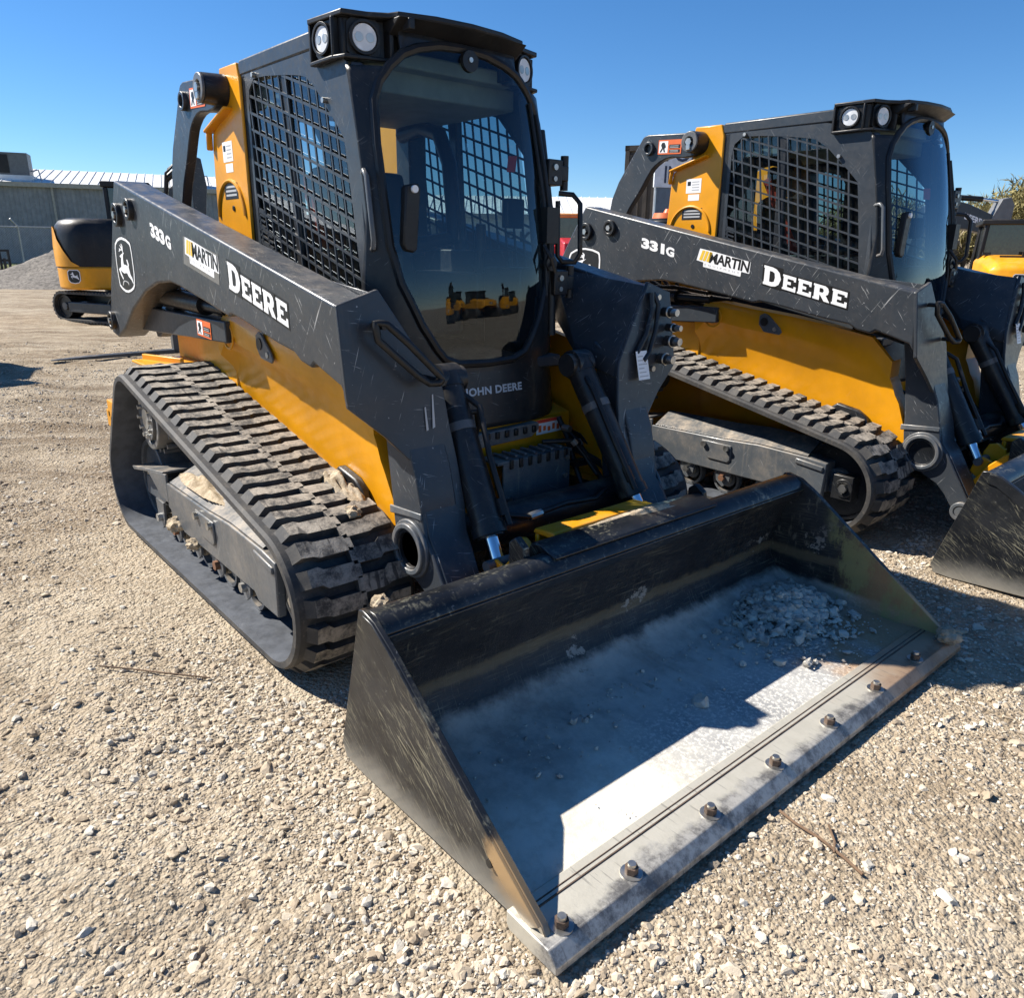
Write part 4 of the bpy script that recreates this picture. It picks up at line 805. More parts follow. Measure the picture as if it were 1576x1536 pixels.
def track_loader(label):
    root=thing('track_loader',label,'track loader',(0,0,0),0,'compact track loaders parked side by side')
    for s in (1,-1): undercarriage(root,s); rear_links(root,s)
    a=arm(root,1); b=arm(root,-1)
    chassis(root); cab(root); tilt(root,1); tilt(root,-1); front_end(root); bucket(root); couplers(b)
    return root,a
L1,armR=track_loader('nearest gray and yellow track loader with a dusty bucket and 333G on its arm')
L2=copy_tree(L1); tag(L2,'cleaner gray and yellow track loader on the right with 331G on its arm')
for _c in list(L2.children):
    if _c.name.startswith('lift_link'):
        for _g in list(_c.children): bpy.data.objects.remove(_g)
L2.location=(.527,2.821,.003); L2.rotation_euler=(R(.74),R(-.34),.005)
decals(armR,'333G',True)
mb=MB(); mb.add([(.2175,-.4885,.972),(.2175,-.4835,.974),(.2365,-.490,.866),(.2365,-.5005,.862)],[(0,1,2,3)]); mb.add([(.2245,-.5235,.934),(.2245,-.5185,.936),(.2370,-.517,.860),(.2370,-.5255,.857)],[(0,1,2,3)])
mb.build('paint_scuff',M['greydec'],armR,0,0)
armR2=[c for c in L2.children if c.name.startswith('loader_arm')][0]
decals(armR2,'331G',False)
# ------------------------------------------------------------------ ground
def mk_ground():
    s=NT('gravel_yard'); n1=s.noise(.35,5,.6); n2=s.noise(2.2,7,.7); n3=s.noise(16,8,.72)
    c=s.mix(s.ramp(n2,.32,.68),(.275,.215,.145),(.47,.385,.275))
    c=s.mix(s.ramp(n1,.45,.65,0,.55),c,(.52,.445,.335))
    c=s.mix(s.ramp(n3,.50,.68,0,.75),c,(.17,.125,.085))
    pz=s.sep(s.tc.outputs['Object']); rut=s.noise(1.9,8,.74,(.22,1.7,1),(0,0,-.86)); far=s.ramp(pz[0],-1.2,-3.5)
    c=s.mix(s.math('MULTIPLY',s.ramp(rut,.46,.60),s.math('ADD',.25,s.math('MULTIPLY',far,.55))),c,(.20,.145,.092))
    v=s.n('ShaderNodeTexVoronoi'); v.inputs['Scale'].default_value=55; s.l(s.coord(),v.inputs['Vector'])
    v2=s.n('ShaderNodeTexVoronoi'); v2.inputs['Scale'].default_value=120; s.l(s.coord(),v2.inputs['Vector'])
    st=s.ramp(s.sep(v.outputs['Color'])[0],.55,.6)
    c=s.mix(s.math('MULTIPLY',s.math('MULTIPLY',s.ramp(v.outputs['Distance'],.55,.35),st),.6),c,(.52,.455,.36))
    pos=s.sep(s.tc.outputs['Object'])
    grass=s.ramp(s.math('ADD',pos[0],s.math('MULTIPLY',s.math('SUBTRACT',s.noise(.3,5,.6),.5),8)),-45,-48)
    grass=s.math('MULTIPLY',grass,s.ramp(pos[1],70,60))
    c=s.mix(grass,c,s.mix(s.ramp(s.noise(1.5,5,.7),.35,.65),(.11,.14,.045),(.20,.20,.08)))
    h=s.math('ADD',s.math('MULTIPLY',s.math('SUBTRACT',1.0,v.outputs['Distance']),.5),s.math('ADD',s.math('MULTIPLY',n3,.7),s.math('MULTIPLY',s.math('SUBTRACT',1.0,v2.outputs['Distance']),.25)))
    h=s.math('ADD',h,s.math('MULTIPLY',rut,s.math('MULTIPLY',far,5.0)))
    s.bump(h,.95,.026)
    return s.fin(c,.95,0,.15)
M['ground']=mk_ground()
def axis(c,near,step,grow,end0,end1):
    a=list(np.arange(c-near,c+near+1e-6,step)); 
    d=step; x=a[-1]
    while x<end1: d*=grow; x+=d; a.append(x)
    d=step; x=a[0]
    while x>end0: d*=grow; x-=d; a.insert(0,x)
    return np.array(a)
gxs=axis(1.0,2.6,.017,1.026,-520,420); gys=axis(-.8,2.6,.017,1.026,-420,520)
X,Y=np.meshgrid(gxs,gys,indexing='ij'); Z=gheight(X,Y)
nx,ny=X.shape; vs=np.stack([X,Y,Z],-1).reshape(-1,3).astype(np.float32)
i=np.arange(nx-1)[:,None]*ny+np.arange(ny-1)[None,:]; q=np.stack([i,i+ny,i+ny+1,i+1],-1).reshape(-1,4)
def np_mesh(name,vs,faces,mats,smooth=True,mi=None,parent=None):
    me=bpy.data.meshes.new(name); k=faces.shape[1]; me.vertices.add(len(vs)); me.vertices.foreach_set('co',np.asarray(vs,np.float32).ravel())
    me.loops.add(faces.size); me.loops.foreach_set('vertex_index',faces.ravel().astype(np.int32)); me.polygons.add(len(faces))
    me.polygons.foreach_set('loop_start',np.arange(0,faces.size,k,dtype=np.int32)); me.polygons.foreach_set('loop_total',np.full(len(faces),k,np.int32))
    if mi is not None: me.polygons.foreach_set('material_index',mi.astype(np.int32))
    me.polygons.foreach_set('use_smooth',np.full(len(faces),smooth)); 
    for x in (mats if isinstance(mats,list) else [mats]): me.materials.append(x)
    me.update(calc_edges=True); me.validate(); return link(name,me,parent)
tag(np_mesh('ground',vs,q,M['ground']),kind='structure')
# loose stones: one countless scatter
def stones(n,size_fn,pos_fn,zfn,name,mats,seed,flat=.62,sink=.3):
    r=np.random.default_rng(seed); bm=bmesh.new(); bmesh.ops.create_icosphere(bm,subdivisions=1,radius=1); base=np.array([v.co for v in bm.verts]); F=np.array([[v.index for v in f.verts] for f in bm.faces]); bm.free()
    bm=bmesh.new(); bmesh.ops.create_icosphere(bm,subdivisions=2,radius=1); base2=np.array([v.co for v in bm.verts]); F2=np.array([[v.index for v in f.verts] for f in bm.faces]); bm.free()
    P=pos_fn(n,r); n=len(P); S=size_fn(P,r); out=[];fo=[];mo=[];o=0
    for b,f,sel in ((base,F,S<.014),(base2,F2,S>=.014)):
        idx=np.nonzero(sel)[0]; k=len(idx)
        if k==0: continue
        v=np.repeat(b[None],k,0)*(1+r.uniform(-.28,.28,(k,len(b),1)))
        # knock flat facets into each stone
        for _ in range(5):
            nrm=r.normal(size=(k,1,3)); nrm/=np.linalg.norm(nrm,axis=2,keepdims=True); lim=r.uniform(.45,.85,(k,1,1)); d=(v*nrm).sum(2,keepdims=True); v=v-nrm*np.maximum(0,d-lim)
        v=v*np.stack([r.uniform(.75,1.35,k),r.uniform(.6,1.0,k),r.uniform(.42,.85,k)*flat/.62],1)[:,None,:]
        a=r.uniform(0,2*PI,k); t=r.normal(0,.35,k); ca,sa=np.cos(a)[:,None],np.sin(a)[:,None]; ct,st=np.cos(t)[:,None],np.sin(t)[:,None]
        x,y,z=v[...,0],v[...,1],v[...,2]; y,z=y*ct-z*st,y*st+z*ct; x,y=x*ca-y*sa,x*sa+y*ca
        v=np.stack([x,y,z],-1)*S[idx][:,None,None]; v[...,0]+=P[idx,0][:,None]; v[...,1]+=P[idx,1][:,None]; v[...,2]+=(zfn(P[idx,0],P[idx,1])+S[idx]*sink)[:,None]
        out.append(v.reshape(-1,3)); fo.append((f[None]+(np.arange(k)*len(b))[:,None,None]).reshape(-1,3)+o); o+=k*len(b)
        mo.append(np.repeat(r.integers(0,len(mats),k),len(f)))
    return np_mesh(name,np.concatenate(out),np.concatenate(fo),mats,False,np.concatenate(mo))
for i,(a,b) in enumerate((((.47,.395,.295),(.60,.52,.405)),((.39,.315,.225),(.51,.425,.315)),((.27,.215,.155),(.39,.315,.225)),((.48,.435,.36),(.62,.57,.48)))): M['stone%d'%i]=mk_dirt('limestone_%s'%'abcd'[i],a,b,22,.35)
ST=[M['stone%d'%i] for i in range(4)]
def keepout(P):
    x,y=P[:,0],P[:,1]; bad=((x>-2.0)&(x<.2)&(abs(abs(y)-.79)<.24))|((x>.5)&(x<1.48)&(abs(y)<1.07))|((x>-1.5)&(x<.8)&(abs(abs(y-2.82)-.79)<.24))|((x>1.03)&(x<2.0)&(abs(y-2.82)<1.07))
    return P[~bad]
def gpos(n,r):
    u=r.uniform(0,1,n); d=.55+13*u**1.8; a=r.uniform(YAW-R(50),YAW+R(50),n)
    P=np.stack([CAM.x+d*np.cos(a),CAM.y+d*np.sin(a)],1)
    cl=1.25*vnoise(P[:,0]*1.1+3,P[:,1]*1.1,21)+.6*vnoise(P[:,0]*3.5,P[:,1]*3.5,22)
    return keepout(P[cl>r.uniform(-.85,.42,n)])
def gsize(P,r):
    n=len(P); s=.0036*(r.pareto(2.9,n)+1); c=np.clip(vnoise(P[:,0]*1.1+3,P[:,1]*1.1,21)+.3,0,1)
    big=r.random(n)<.0016; s=np.minimum(s*(1+.7*c),.0155); return np.where(big,r.uniform(.014,.026,n),s)
tag(stones(330000,gsize,gpos,gheight,'gravel',ST,5,.55,.12),kind='stuff')
# ------------------------------------------------------------------ crumbs and silt in the bucket
def bpos(n,r):
    k=n//2; a=np.stack([.92+r.normal(0,.13,k),.72+r.normal(0,.16,k)],1); b=np.stack([r.uniform(.72,1.28,n-k),r.uniform(-.98,.98,n-k)],1); b=b[r.uniform(0,1,n-k)<np.clip((1.12-b[:,0])*1.6,.02,1)]
    P=np.concatenate([a,b]); return P[(P[:,0]>.70)&(P[:,0]<1.36)&(abs(P[:,1])<.985)]
bz=lambda x,y:.050+.055*np.exp(-((x-.88)/.14)**2-((y-.78)/.17)**2)+.02*np.clip(.8-x,0,1)
tag(stones(3400,lambda P,r:np.minimum(.0032*(r.pareto(1.9,len(P))+1)*(1+1.5*np.exp(-((P[:,0]-.9)/.2)**2-((P[:,1]-.75)/.22)**2)),.026),bpos,bz,'crumbs',[M['greydirt'],ST[3]],9),'grey limestone crumbs and dried silt lying in the open bucket','rubble',None,'stuff')
def clods(spots,name,label,seed,grp=None):
    for i,(x,y,z,s_) in enumerate(spots):
        r=random.Random(seed+i); bm=bmesh.new(); bmesh.ops.create_icosphere(bm,subdivisions=3,radius=s_)
        for v in bm.verts:
            n=v.co.normalized(); k=1+.22*math.sin(7*n.x+r.random())*math.cos(5*n.y)+r.uniform(-.12,.12); v.co=Vector((v.co.x*k*1.1,v.co.y*k,v.co.z*k*.75))
        me=bpy.data.meshes.new(name); bm.to_mesh(me); bm.free(); me.materials.append(M['dirt']); o=link(name,me); o.location=(x,y,z); tag(o,label[i],'dirt clod',grp)
clods([(.02,-.70,.55,.028),(.36,-.80,.36,.030),(1.43,1.0,.075,.040),(-1.17,-.955,.22,.045),(-.93,-.965,.20,.032)],'dirt_clod',['tan dirt clod sitting on the near track lugs','tan dirt clod caught between near track and bucket corner','grey dirt lump at the far end of the bucket cutting edge','crumbly dirt clump stuck at the rear end of the track frame','small dirt clump stuck to the track frame beside its cover plate'],40,'dirt clods on the nearest loader')
def mudpatch(name,label,cx,cy,cz,rx,ry,h,seed,n=26,tilt=0,slope=0):
    r=np.random.default_rng(seed); u=np.linspace(-1,1,n); U,V=np.meshgrid(u,u,indexing='ij'); d=np.clip(1-(U**2+V**2),0,1)
    Z=h*(d**.7)*(.7+vnoise(U*4+seed,V*4,seed)*1.2)-.004; X=cx+U*rx; Yy=cy+V*ry; Z=cz+Z+slope*(U*rx)
    i=np.arange(n-1)[:,None]*n+np.arange(n-1)[None,:]; q=np.stack([i,i+n,i+n+1,i+1],-1).reshape(-1,4); k=(d.reshape(-1)[q].max(1)>0)
    return tag(np_mesh(name,np.stack([X,Yy,Z],-1).reshape(-1,3),q[k],M['dirt']),label,'dirt','stuff')
o=mudpatch('dirt_heap','dry dirt packed on the rear of the near track frame',-.95,-.865,.435,.30,.07,.035,3); del o['group']; o['kind']='stuff'
o=mudpatch('dirt_heap','dry dirt packed behind the dark mud shield of the nearest loader',-.17,-.64,.585,.15,.045,.06,4,26,0,-.1); del o['group']; o['kind']='stuff'
o=mudpatch('dirt_heap','dry dirt lying on the top rail of the nearest bucket',.655,.10,.545,.04,.34,.022,8); del o['group']; o['kind']='stuff'
o=mudpatch('dirt_heap','dry dirt and straw on top of the rear end of the near track',-1.60,-.85,.865,.07,.12,.03,12); del o['group']; o['kind']='stuff'
def twig(pts,r,label,name='twig'):
    mb=MB(); mb.tube(pts,r,6); tag(mb.build(name,M['twig'],None,0,60),label,'twig',None)
M['twig']=flat('dry_twig',(.16,.10,.06),.9,0,.3)
def gz(x,y): return float(gheight(np.array([x]),np.array([y]))[0])
tw=[(1.49,-.254),(1.544,-.265),(1.611,-.265),(1.683,-.278),(1.739,-.295)]; twig([(x,y,gz(x,y)+.010) for x,y in tw],.004,'thin dry twig lying on gravel in front of the cutting edge')
tw=[(1.602,-.203),(1.643,-.248),(1.66,-.285)]; twig([(x,y,gz(x,y)+.012) for x,y in tw],.003,'short dry twig crossing the thin one before the cutting edge')
tw=[(-.45,-1.48),(-.38,-1.40),(-.28,-1.33),(-.14,-1.20)]; twig([(x,y,gz(x,y)+.012) for x,y in tw],.003,'dry stalk lying on bare ground beside the near track')
# ------------------------------------------------------------------ background
def pt(u,v,D): # a point out in the yard, given once in scene metres
    return Vector((u,v,D))
M['siding']=paint('grey_siding',(.25,.255,.265),.5,.04,0,0,0); M['trim']=flat('tan_trim',(.36,.33,.28),.6); M['roofmetal']=flat('galvalume_roof',(.66,.66,.65),.55,0,.15,scale=1.2)
M['acgrey']=flat('unit_grey',(.14,.145,.15),.5); M['galv']=flat('galvanised',(.38,.39,.40),.45,.6); M['concrete']=flat('pale_cladding',(.50,.51,.49),.7)
def frame2(a,b):
    a,b=Vector(a),Vector(b); d=(b-a).normalized(); n=Vector((d.y,-d.x,0)); return a,d,n,(b-a).length
def shed(name,label,a,b,h,depth,wallm,ribs=True,sign=None):
    o=thing(name,label,'building'); a,d,n,L=frame2(a,b)
    if n.dot(Vector((CAM.x,CAM.y,0))-a)<0: n=-n
    P=lambda s,t,z:a+d*s+n*t+Vector((0,0,z))
    mb=MB(); k=0
    pr=[]
    step=.30
    for i in range(int(L/step)+1):
        s=i*step; pr+=[(s,0),(s+.21,0),(s+.235,.035),(s+.275,.035)]
    vs=[P(s,t,0) for s,t in pr]+[P(s,t,h) for s,t in pr]; q=len(pr); mb.add(vs,[(i,i+1,q+i+1,q+i) for i in range(q-1)])
    c=[P(0,-.05,0),P(L,-.05,0),P(L,-depth,0),P(0,-depth,0)]; c2=[x+Vector((0,0,h)) for x in c]; mb.add(c+c2,[(0,4,7,3),(1,2,6,5),(3,7,6,2),(0,1,5,4)])
    mb.build('wall',wallm,o,0,0)
    mb=MB(); r=1.5
    m_=[P(-.3,.35,h+.02),P(L+.3,.35,h+.02),P(L+.3,-depth/2,h+r),P(-.3,-depth/2,h+r),P(L+.3,-depth-.3,h),P(-.3,-depth-.3,h)]
    mb.add(m_,[(0,1,2,3),(3,2,4,5)]); N=int(L/.6)
    for i in range(N): mb.beam(P(i*.6,.3,h+.06),P(i*.6,-depth/2,h+r+.04),.03,.05)
    mb.build('roof',M['roofmetal'],o,0,0)
    mb=MB(); mb.beam(P(-.3,.32,h-.13),P(L+.3,.32,h-.13),.08,.30); mb.build('gutter',M['trim'],o,0,0)
    for s in np.arange(4,L,10):
        mb=MB(); mb.beam(P(s,.12,0),P(s,.12,h-.1),.14,.14); mb.build('downspout',M['trim'],o,0,0)
    return o,P
bld,BP=shed('metal_building','long grey ribbed metal building with a pale roof behind the fence',(-71,-12,0),(-58.4,27.4,0),5.45,16,M['siding'])
def ac(P,s,h,label,wd=2.2,ht=1.5):
    o=thing('air_conditioner',label,'air conditioner',P(s,-1.5,h),0,'units on the metal building roof')
    a=P(0,0,0); d=(P(1,0,0)-a).normalized(); n=(P(0,1,0)-a).normalized(); Q=lambda x,y,z:d*x+n*y+Vector((0,0,z))
    mb=MB(); mb.beam(Q(-wd/2,0,ht/2+.45),Q(wd/2,0,ht/2+.45),wd*.8,ht); mb.beam(Q(-wd/2+.05,wd*.4+.02,ht/2+.45),Q(-.1,wd*.4+.02,ht/2+.45),.06,ht*.8,1); mb.build('casing',[M['acgrey'],M['black'],],o,0,0)
    mb=MB(); mb.beam(Q(-wd/2-.1,0,.22),Q(wd/2+.2,0,.22),wd*.9,.5); mb.build('curb',M['roofmetal'],o,0,0)
    mb=MB(); mb.tube([Q(wd/2,.3,.8),Q(wd/2+.5,.3,.9),Q(wd/2+.6,.3,.2)],.05); mb.build('conduit',M['galv'],o)
    return o
ac(BP,21.6,5.5,'grey rooftop air conditioner at the left edge of the photo'); ac(BP,33.2,5.6,'grey rooftop air conditioner seen between the arm and its rear link',1.7,1.2)
# second building beyond the cab window
b2,B2=shed('warehouse','pale metal building seen through the nearest cab',(-46,24,0),(-33,40,0),3.6,12,M['concrete'])
vs,fs=text_poly('HORSE PARK',1,.02,0,1.1); vs=fitted(vs,8.5,1.0); mb=MB(); mb.add([B2(4.5+a,.10,1.55+b) for a,b in vs],fs); mb.build('sign_lettering',M['dark'],b2,0,0)
# chain link fence
fe=thing('chain_link_fence','galvanised chain link fence with angled post tops in front of the grey building','fence')
fa,fb=Vector((-53.5,-1.5,0)),Vector((-48.2,19,0)); fd=(fb-fa); FLn=fd.length; fd.normalize()
mb=MB(); mb.tube([fa+Vector((0,0,2.28)),fb+Vector((0,0,2.28))],.035); mb.build('top_rail',M['galv'],fe)
for i in range(8):
    p=fa+fd*(2.1+3.05*i); mb=MB(); mb.tube([p,p+Vector((0,0,2.3)),p+Vector((.1,-.35,2.72))],.045); mb.build('fence_post',M['galv'],fe)
mb=MB()
for k in range(int((FLn+2.3)/.13)):
    for sg in (1,-1):
        s0=k*.13-(2.25 if sg>0 else 0); a0=max(0,s0); 
        za=(a0-s0) ; s1=min(s0+2.25,FLn); zb=s1-s0
        if s1<=a0: continue
        if sg>0: A,B=(a0,za),(s1,zb)
        else: A,B=(a0,2.25-za),(s1,2.25-zb)
        mb.beam(fa+fd*A[0]+Vector((0,0,A[1])),fa+fd*B[0]+Vector((0,0,B[1])),.010,.010)
mb.build('wire_mesh',M['galv'],fe,0,0)
# gravel heap
r_=np.linspace(0,1,46); th=np.linspace(0,2*PI,90,endpoint=False); RR,TH=np.meshgrid(r_,th,indexing='ij')
rad=RR*(4.6+1.2*vnoise(np.cos(TH)*2+5,np.sin(TH)*2,31)); xx=-29.8+rad*np.cos(TH); yy=5.9+rad*np.sin(TH)*1.05; zz=1.75*np.clip(1-RR,0,1)**1.05+.28*vnoise(xx*1.4,yy*1.4,32)*(1-RR)+.16*vnoise(xx*5,yy*5,33)*np.clip(1.2-RR,0,1)-.03
n=len(th); vs=np.stack([xx,yy,zz],-1).reshape(-1,3); i=np.arange(len(r_)-1)[:,None]*n+np.arange(n)[None]; j=np.arange(len(r_)-1)[:,None]*n+(np.arange(n)[None]+1)%n; q=np.stack([i,i+n,j+n,j],-1).reshape(-1,4)
M['heap']=mk_dirt('grey_gravel_heap',(.085,.078,.07),(.24,.215,.185),9,.9)
tag(np_mesh('gravel_heap',vs,q,M['heap']),'heap of grey gravel beside the small excavator at the left','gravel heap')
# attachments lying by the fence
def pallet_frame(x,y,rz):
    o=thing('fork_carriage','black steel fork carriage standing on the grass edge at the far left','attachment',(x,y,0),rz)
    mb=MB()
    for a in (-.6,-.2,.2,.6): mb.beam((0,a,.05),(0,a,1.1),.10,.08)
    for z in (.15,.6,1.05): mb.beam((0,-.65,z),(0,.65,z),.10,.10,0,(1,0,0))
    mb.build('carriage',M['black'],o,.01); 
    for a in (-.35,.35):
        mb=MB(); mb.beam((.05,a,.07),(1.2,a,.05),.12,.05); mb.beam((.05,a,.05),(.05,a,.7),.12,.05); mb.build('fork_tine',M['dark'],o,.005)
pallet_frame(-42.5,3.9,R(20))
o=thing('auger_drive','black auger drive attachment lying behind the gravel heap','attachment',(-38.5,6.8,0),R(80))
mb=MB(); mb.cyl((-.5,0,.45),(.6,0,.75),.28,.22); mb.box((-.75,-.3,.1),(-.5,.3,.9)); mb.tube([(.3,0,.9),(.45,0,1.15),(.7,0,1.1),(.75,0,.8)],.05); mb.build('drive_head',M['black'],o,.02); mb=MB(); mb.ring((-.25,0,.5),(-.12,0,.55),.34,.25); mb.build('clamp',M['steel'],o)
# single pallet fork on the ground behind the nearest loader
o=thing('pallet_fork','flat grey pallet fork tine lying on the dirt behind the nearest loader','pallet fork',(-8.75,.05,0),R(84))
mb=MB(); mb.add([(-.15,-.02,.02),(-.15,.02,.02),(.25,-.075,.02),(.25,.075,.02),(1.35,-.075,.03),(1.35,.075,.03),(-.15,-.02,.03),(-.15,.02,.03),(.25,-.075,.055),(.25,.075,.055),(1.35,-.075,.085),(1.35,.075,.085)],[(0,2,3,1),(2,4,5,3),(6,7,9,8),(8,9,11,10),(0,1,7,6),(4,10,11,5),(0,6,8,2),(2,8,10,4),(1,3,9,7),(3,5,11,9)]); mb.build('tine',M['graycab'],o,.004); mb=MB(); mb.box((1.30,-.075,.03),(1.37,.075,.60)); mb.build('shank',M['graycab'],o,.004)
# ------------------------------------------------------------------ compact excavator
M['cabglass']=flat('dark_cab_glass',(.02,.026,.03),.06,0,.1,1.0)
def badge(parent,o,u,v,k,nrm):
    """rounded black badge with a white leaping deer; o origin, u/v in-plane axes"""
    S=[(-.5,-.25),(-.35,-.45),(0,-.52),(.35,-.45),(.5,-.25),(.5,.35),(.35,.5),(-.35,.5),(-.5,.35)]
    D=[(-.38,.18),(-.22,.26),(-.12,.34),(-.18,.42),(-.06,.36),(-.02,.2),(.05,.08),(.22,.06),(.30,.18),(.32,.02),(.40,-.12),(.46,-.3),(.3,-.18),(.18,-.12),(.02,-.08),(-.1,-.06),(-.22,-.02),(-.12,-.24),(-.3,-.02),(-.28,.06),(-.12,.06),(-.16,.16)]
    mb=MB()
    for pts,e,mi,s in ((S,.001,0,1.12),(S,.002,1,1.0),(D,.003,0,.95)): mb.add([o+u*(a*k*s)+v*(b*k*s)+nrm*e for a,b in pts],[tuple(range(len(pts)))],mi)
    mb.build('deer_badge',[M['white'],M['decalblack']],parent,0,0)
def oval(cx,cz,L,r,n=10): return [(cx+L/2+r*math.cos(a),cz+r*math.sin(a)) for a in np.linspace(-PI/2,PI/2,n)]+[(cx-L/2+r*math.cos(a),cz+r*math.sin(a)) for a in np.linspace(PI/2,3*PI/2,n)]
def excavator(name,label,loc,rz,swing,cat='excavator',group='compact excavators in the yard',raise_=0):
    o=thing(name,label,cat,loc,rz,group)
    for s in (1,-1):
        mb=MB(); out=oval(0,.27,1.45,.27,12); inn=oval(0,.27,1.45,.235,12); n=len(out); y0,y1=.55*s,.95*s
        vs=[(x,y0,z) for x,z in out]+[(x,y1,z) for x,z in out]+[(x,y0,z) for x,z in inn]+[(x,y1,z) for x,z in inn]
        for i in range(n):
            j=(i+1)%n; mb.add(vs,[(i,j,n+j,n+i)],0); mb.add(vs,[(2*n+i,3*n+i,3*n+j,2*n+j)],0); mb.add(vs,[(i,2*n+i,2*n+j,j),(n+i,n+j,3*n+j,3*n+i)],0)
        Lp=[Vector(p) for p in out]
        for i in range(n):
            a,b=Lp[i],Lp[(i+1)%n]; K=max(1,round((b-a).length/.09))
            for k in range(K):
                p=a.lerp(b,(k+.5)/K); d=(b-a).normalized(); nn=Vector((d.y,-d.x)); mb.prism([(p+d*e+nn*f)[:] for e,f in ((-.025,0),(.025,0),(.02,.02),(-.02,.02))],y0,y1,'y',0)
        t=mb.build('track_belt',M['rubber'],o,0,30)
        mb=MB(); mb.box((-.62,min(.62*s,.90*s),.16),(.62,max(.62*s,.90*s),.36)); mb.build('track_frame',M['graycab'],t,.02)
        for x in (-.72,.72): mb=MB(); wheel(mb,x,.27,.215,.63*s,.89*s,.03); mb.build('track_wheel',[M['dark'],M['frame']],t)
    mb=MB(); mb.box((-.55,-.56,.28),(.55,.56,.50)); mb.cyl((0,0,.5),(0,0,.60),.42,n=32); mb.build('undercarriage',M['dark'],o,.02)
    mb=MB(); mb.beam((.95,-.8,.32),(.95,.8,.32),.10,.34); mb.beam((.4,-.35,.35),(.95,-.35,.3),.12,.1); mb.beam((.4,.35,.35),(.95,.35,.3),.12,.1); mb.build('dozer_blade',M['dark'],o,.01)
    Rz=Matrix.Rotation(swing,4,'Z')
    def blt(mb,nm,mats,par=o,bev=0,sm=40):
        mb.v=[tuple(Rz@Vector(v)) for v in mb.v]; return mb.build(nm,mats,par,bev,sm)
    # upper structure: yellow skirt with rounded black hood
    pl=[(.55,-.74)]+[(-.55+.62*math.cos(a)*1.0-.0,-.0+.76*math.sin(a)) for a in np.linspace(-PI/2,-3*PI/2,15)]+[(.55,.74)]
    mb=MB(); mb.prism(pl,.60,1.02,'z'); hs=blt(mb,'house',M['yellow'],o,.04)
    mb=MB(); n=len(pl); lv=[(1.02,.99,.99),(1.30,.985,.985),(1.58,.97,.97),(1.74,.93,.93),(1.83,.85,.86),(1.87,.70,.74)]
    vs=[(min(x,.05)*a+(-.03*(1-a)*8),y*b,z) for z,a,b in lv for x,y in pl]
    mb.add(vs,[(i*n+j,i*n+(j+1)%n,(i+1)*n+(j+1)%n,(i+1)*n+j) for i in range(len(lv)-1) for j in range(n)]+[tuple(range(n-1,-1,-1)),tuple((len(lv)-1)*n+j for j in range(n))]); blt(mb,'hood',M['black'],hs,0,50)
    mb=MB(); vs=[]; sec=list(range(2,len(pl)-2))
    for j in sec:
        x,y=pl[j]; zt=1.03+.70*min(1,max(0,(j-2.6)/3.6))
        for z in (1.015,(1.02+zt)/2,zt):
            k=1.0+.012 if z<1.4 else (1.008 if z<1.6 else .985); vs.append((min(x,.05)*k,y*k,z))
    fs=[(i*3+k,i*3+k+1,i*3+k+4,i*3+k+3) for i in range(len(sec)-1) for k in (0,1)]
    mb.add(vs,fs); blt(mb,'corner_panel',M['yellow'],hs,0,50)
    # cab
    pil=[(-.16,-.02),(.64,-.02),(.64,.70),(-.16,.70)]
    mb=MB()
    for x,y in pil: mb.beam((x,y,1.0),(x*(.92 if x>0 else 1),y,2.45),.08,.08)
    mb.prism([(-.24,-.06),(.62,-.06),(.62,.74),(-.24,.74)],2.45,2.56,'z'); mb.prism([(-.16,-.02),(.62,-.02),(.62,.70),(-.16,.70)],.98,1.15,'z'); mb.box((.58,-.02,1.6),(.62,.70,1.66)); cb=blt(mb,'cab',M['black'],o,.02)
    mb=MB(); mb.box((-.14,0,1.16),(.59,.68,2.44)); blt(mb,'cab_glass',M['cabglass'],cb)
    # boom, stick, bucket
    a=raise_
    mb=MB(); bo=[(.62,.85),(.72,.75),(1.0,1.25),(1.15,2.20+a),(1.45,2.62+a),(1.48,2.75+a),(1.38,2.80+a),(.98,2.45+a),(.82,1.55)]; mb.prism(bo,-.36,-.20); mb.box((.5,-.42,.66),(.75,-.14,.95)); B=blt(mb,'boom',M['gray'],o,.012)
    mb=MB(); mb.cyl((.78,-.28,.95),(1.02,-.28,1.9+a),.055); mb.cyl((1.02,-.28,1.9+a),(1.08,-.28,2.1+a),.03,mi=1); mb.cyl((.95,-.28,2.62+a),(1.3,-.28,2.92+a),.06); mb.cyl((1.3,-.28,2.92+a),(1.55,-.28,2.98+a),.03,mi=1); mb.tube([(.9,-.2,2.3+a),(1.0,-.18,2.8+a),(1.2,-.2,2.97+a),(1.45,-.22,2.8+a)],.03); mb.tube([(.88,-.32,2.25+a),(.95,-.35,2.72+a),(1.15,-.36,2.9+a),(1.4,-.34,2.75+a)],.025); mb.box((1.28,-.36,2.86+a),(1.5,-.2,3.02+a)); blt(mb,'boom_cylinder',[M['black'],M['chrome']],B)
    mb=MB(); mb.prism([(1.38,2.65+a),(1.50,3.04+a),(1.60,3.0+a),(1.66,2.5+a),(1.50,1.35+a),(1.38,1.36+a)],-.35,-.21); blt(mb,'stick',M['gray'],o,.01)
    mb=MB(); mb.prism([(1.40,1.42+a),(1.50,1.30+a),(1.45,.95+a),(1.25,.72+a),(1.10,.80+a),(1.2,1.0+a),(1.3,1.25+a)],-.55,-.01); blt(mb,'digging_bucket',M['dark'],o,.01)
    q=Rz.to_3x3(); 
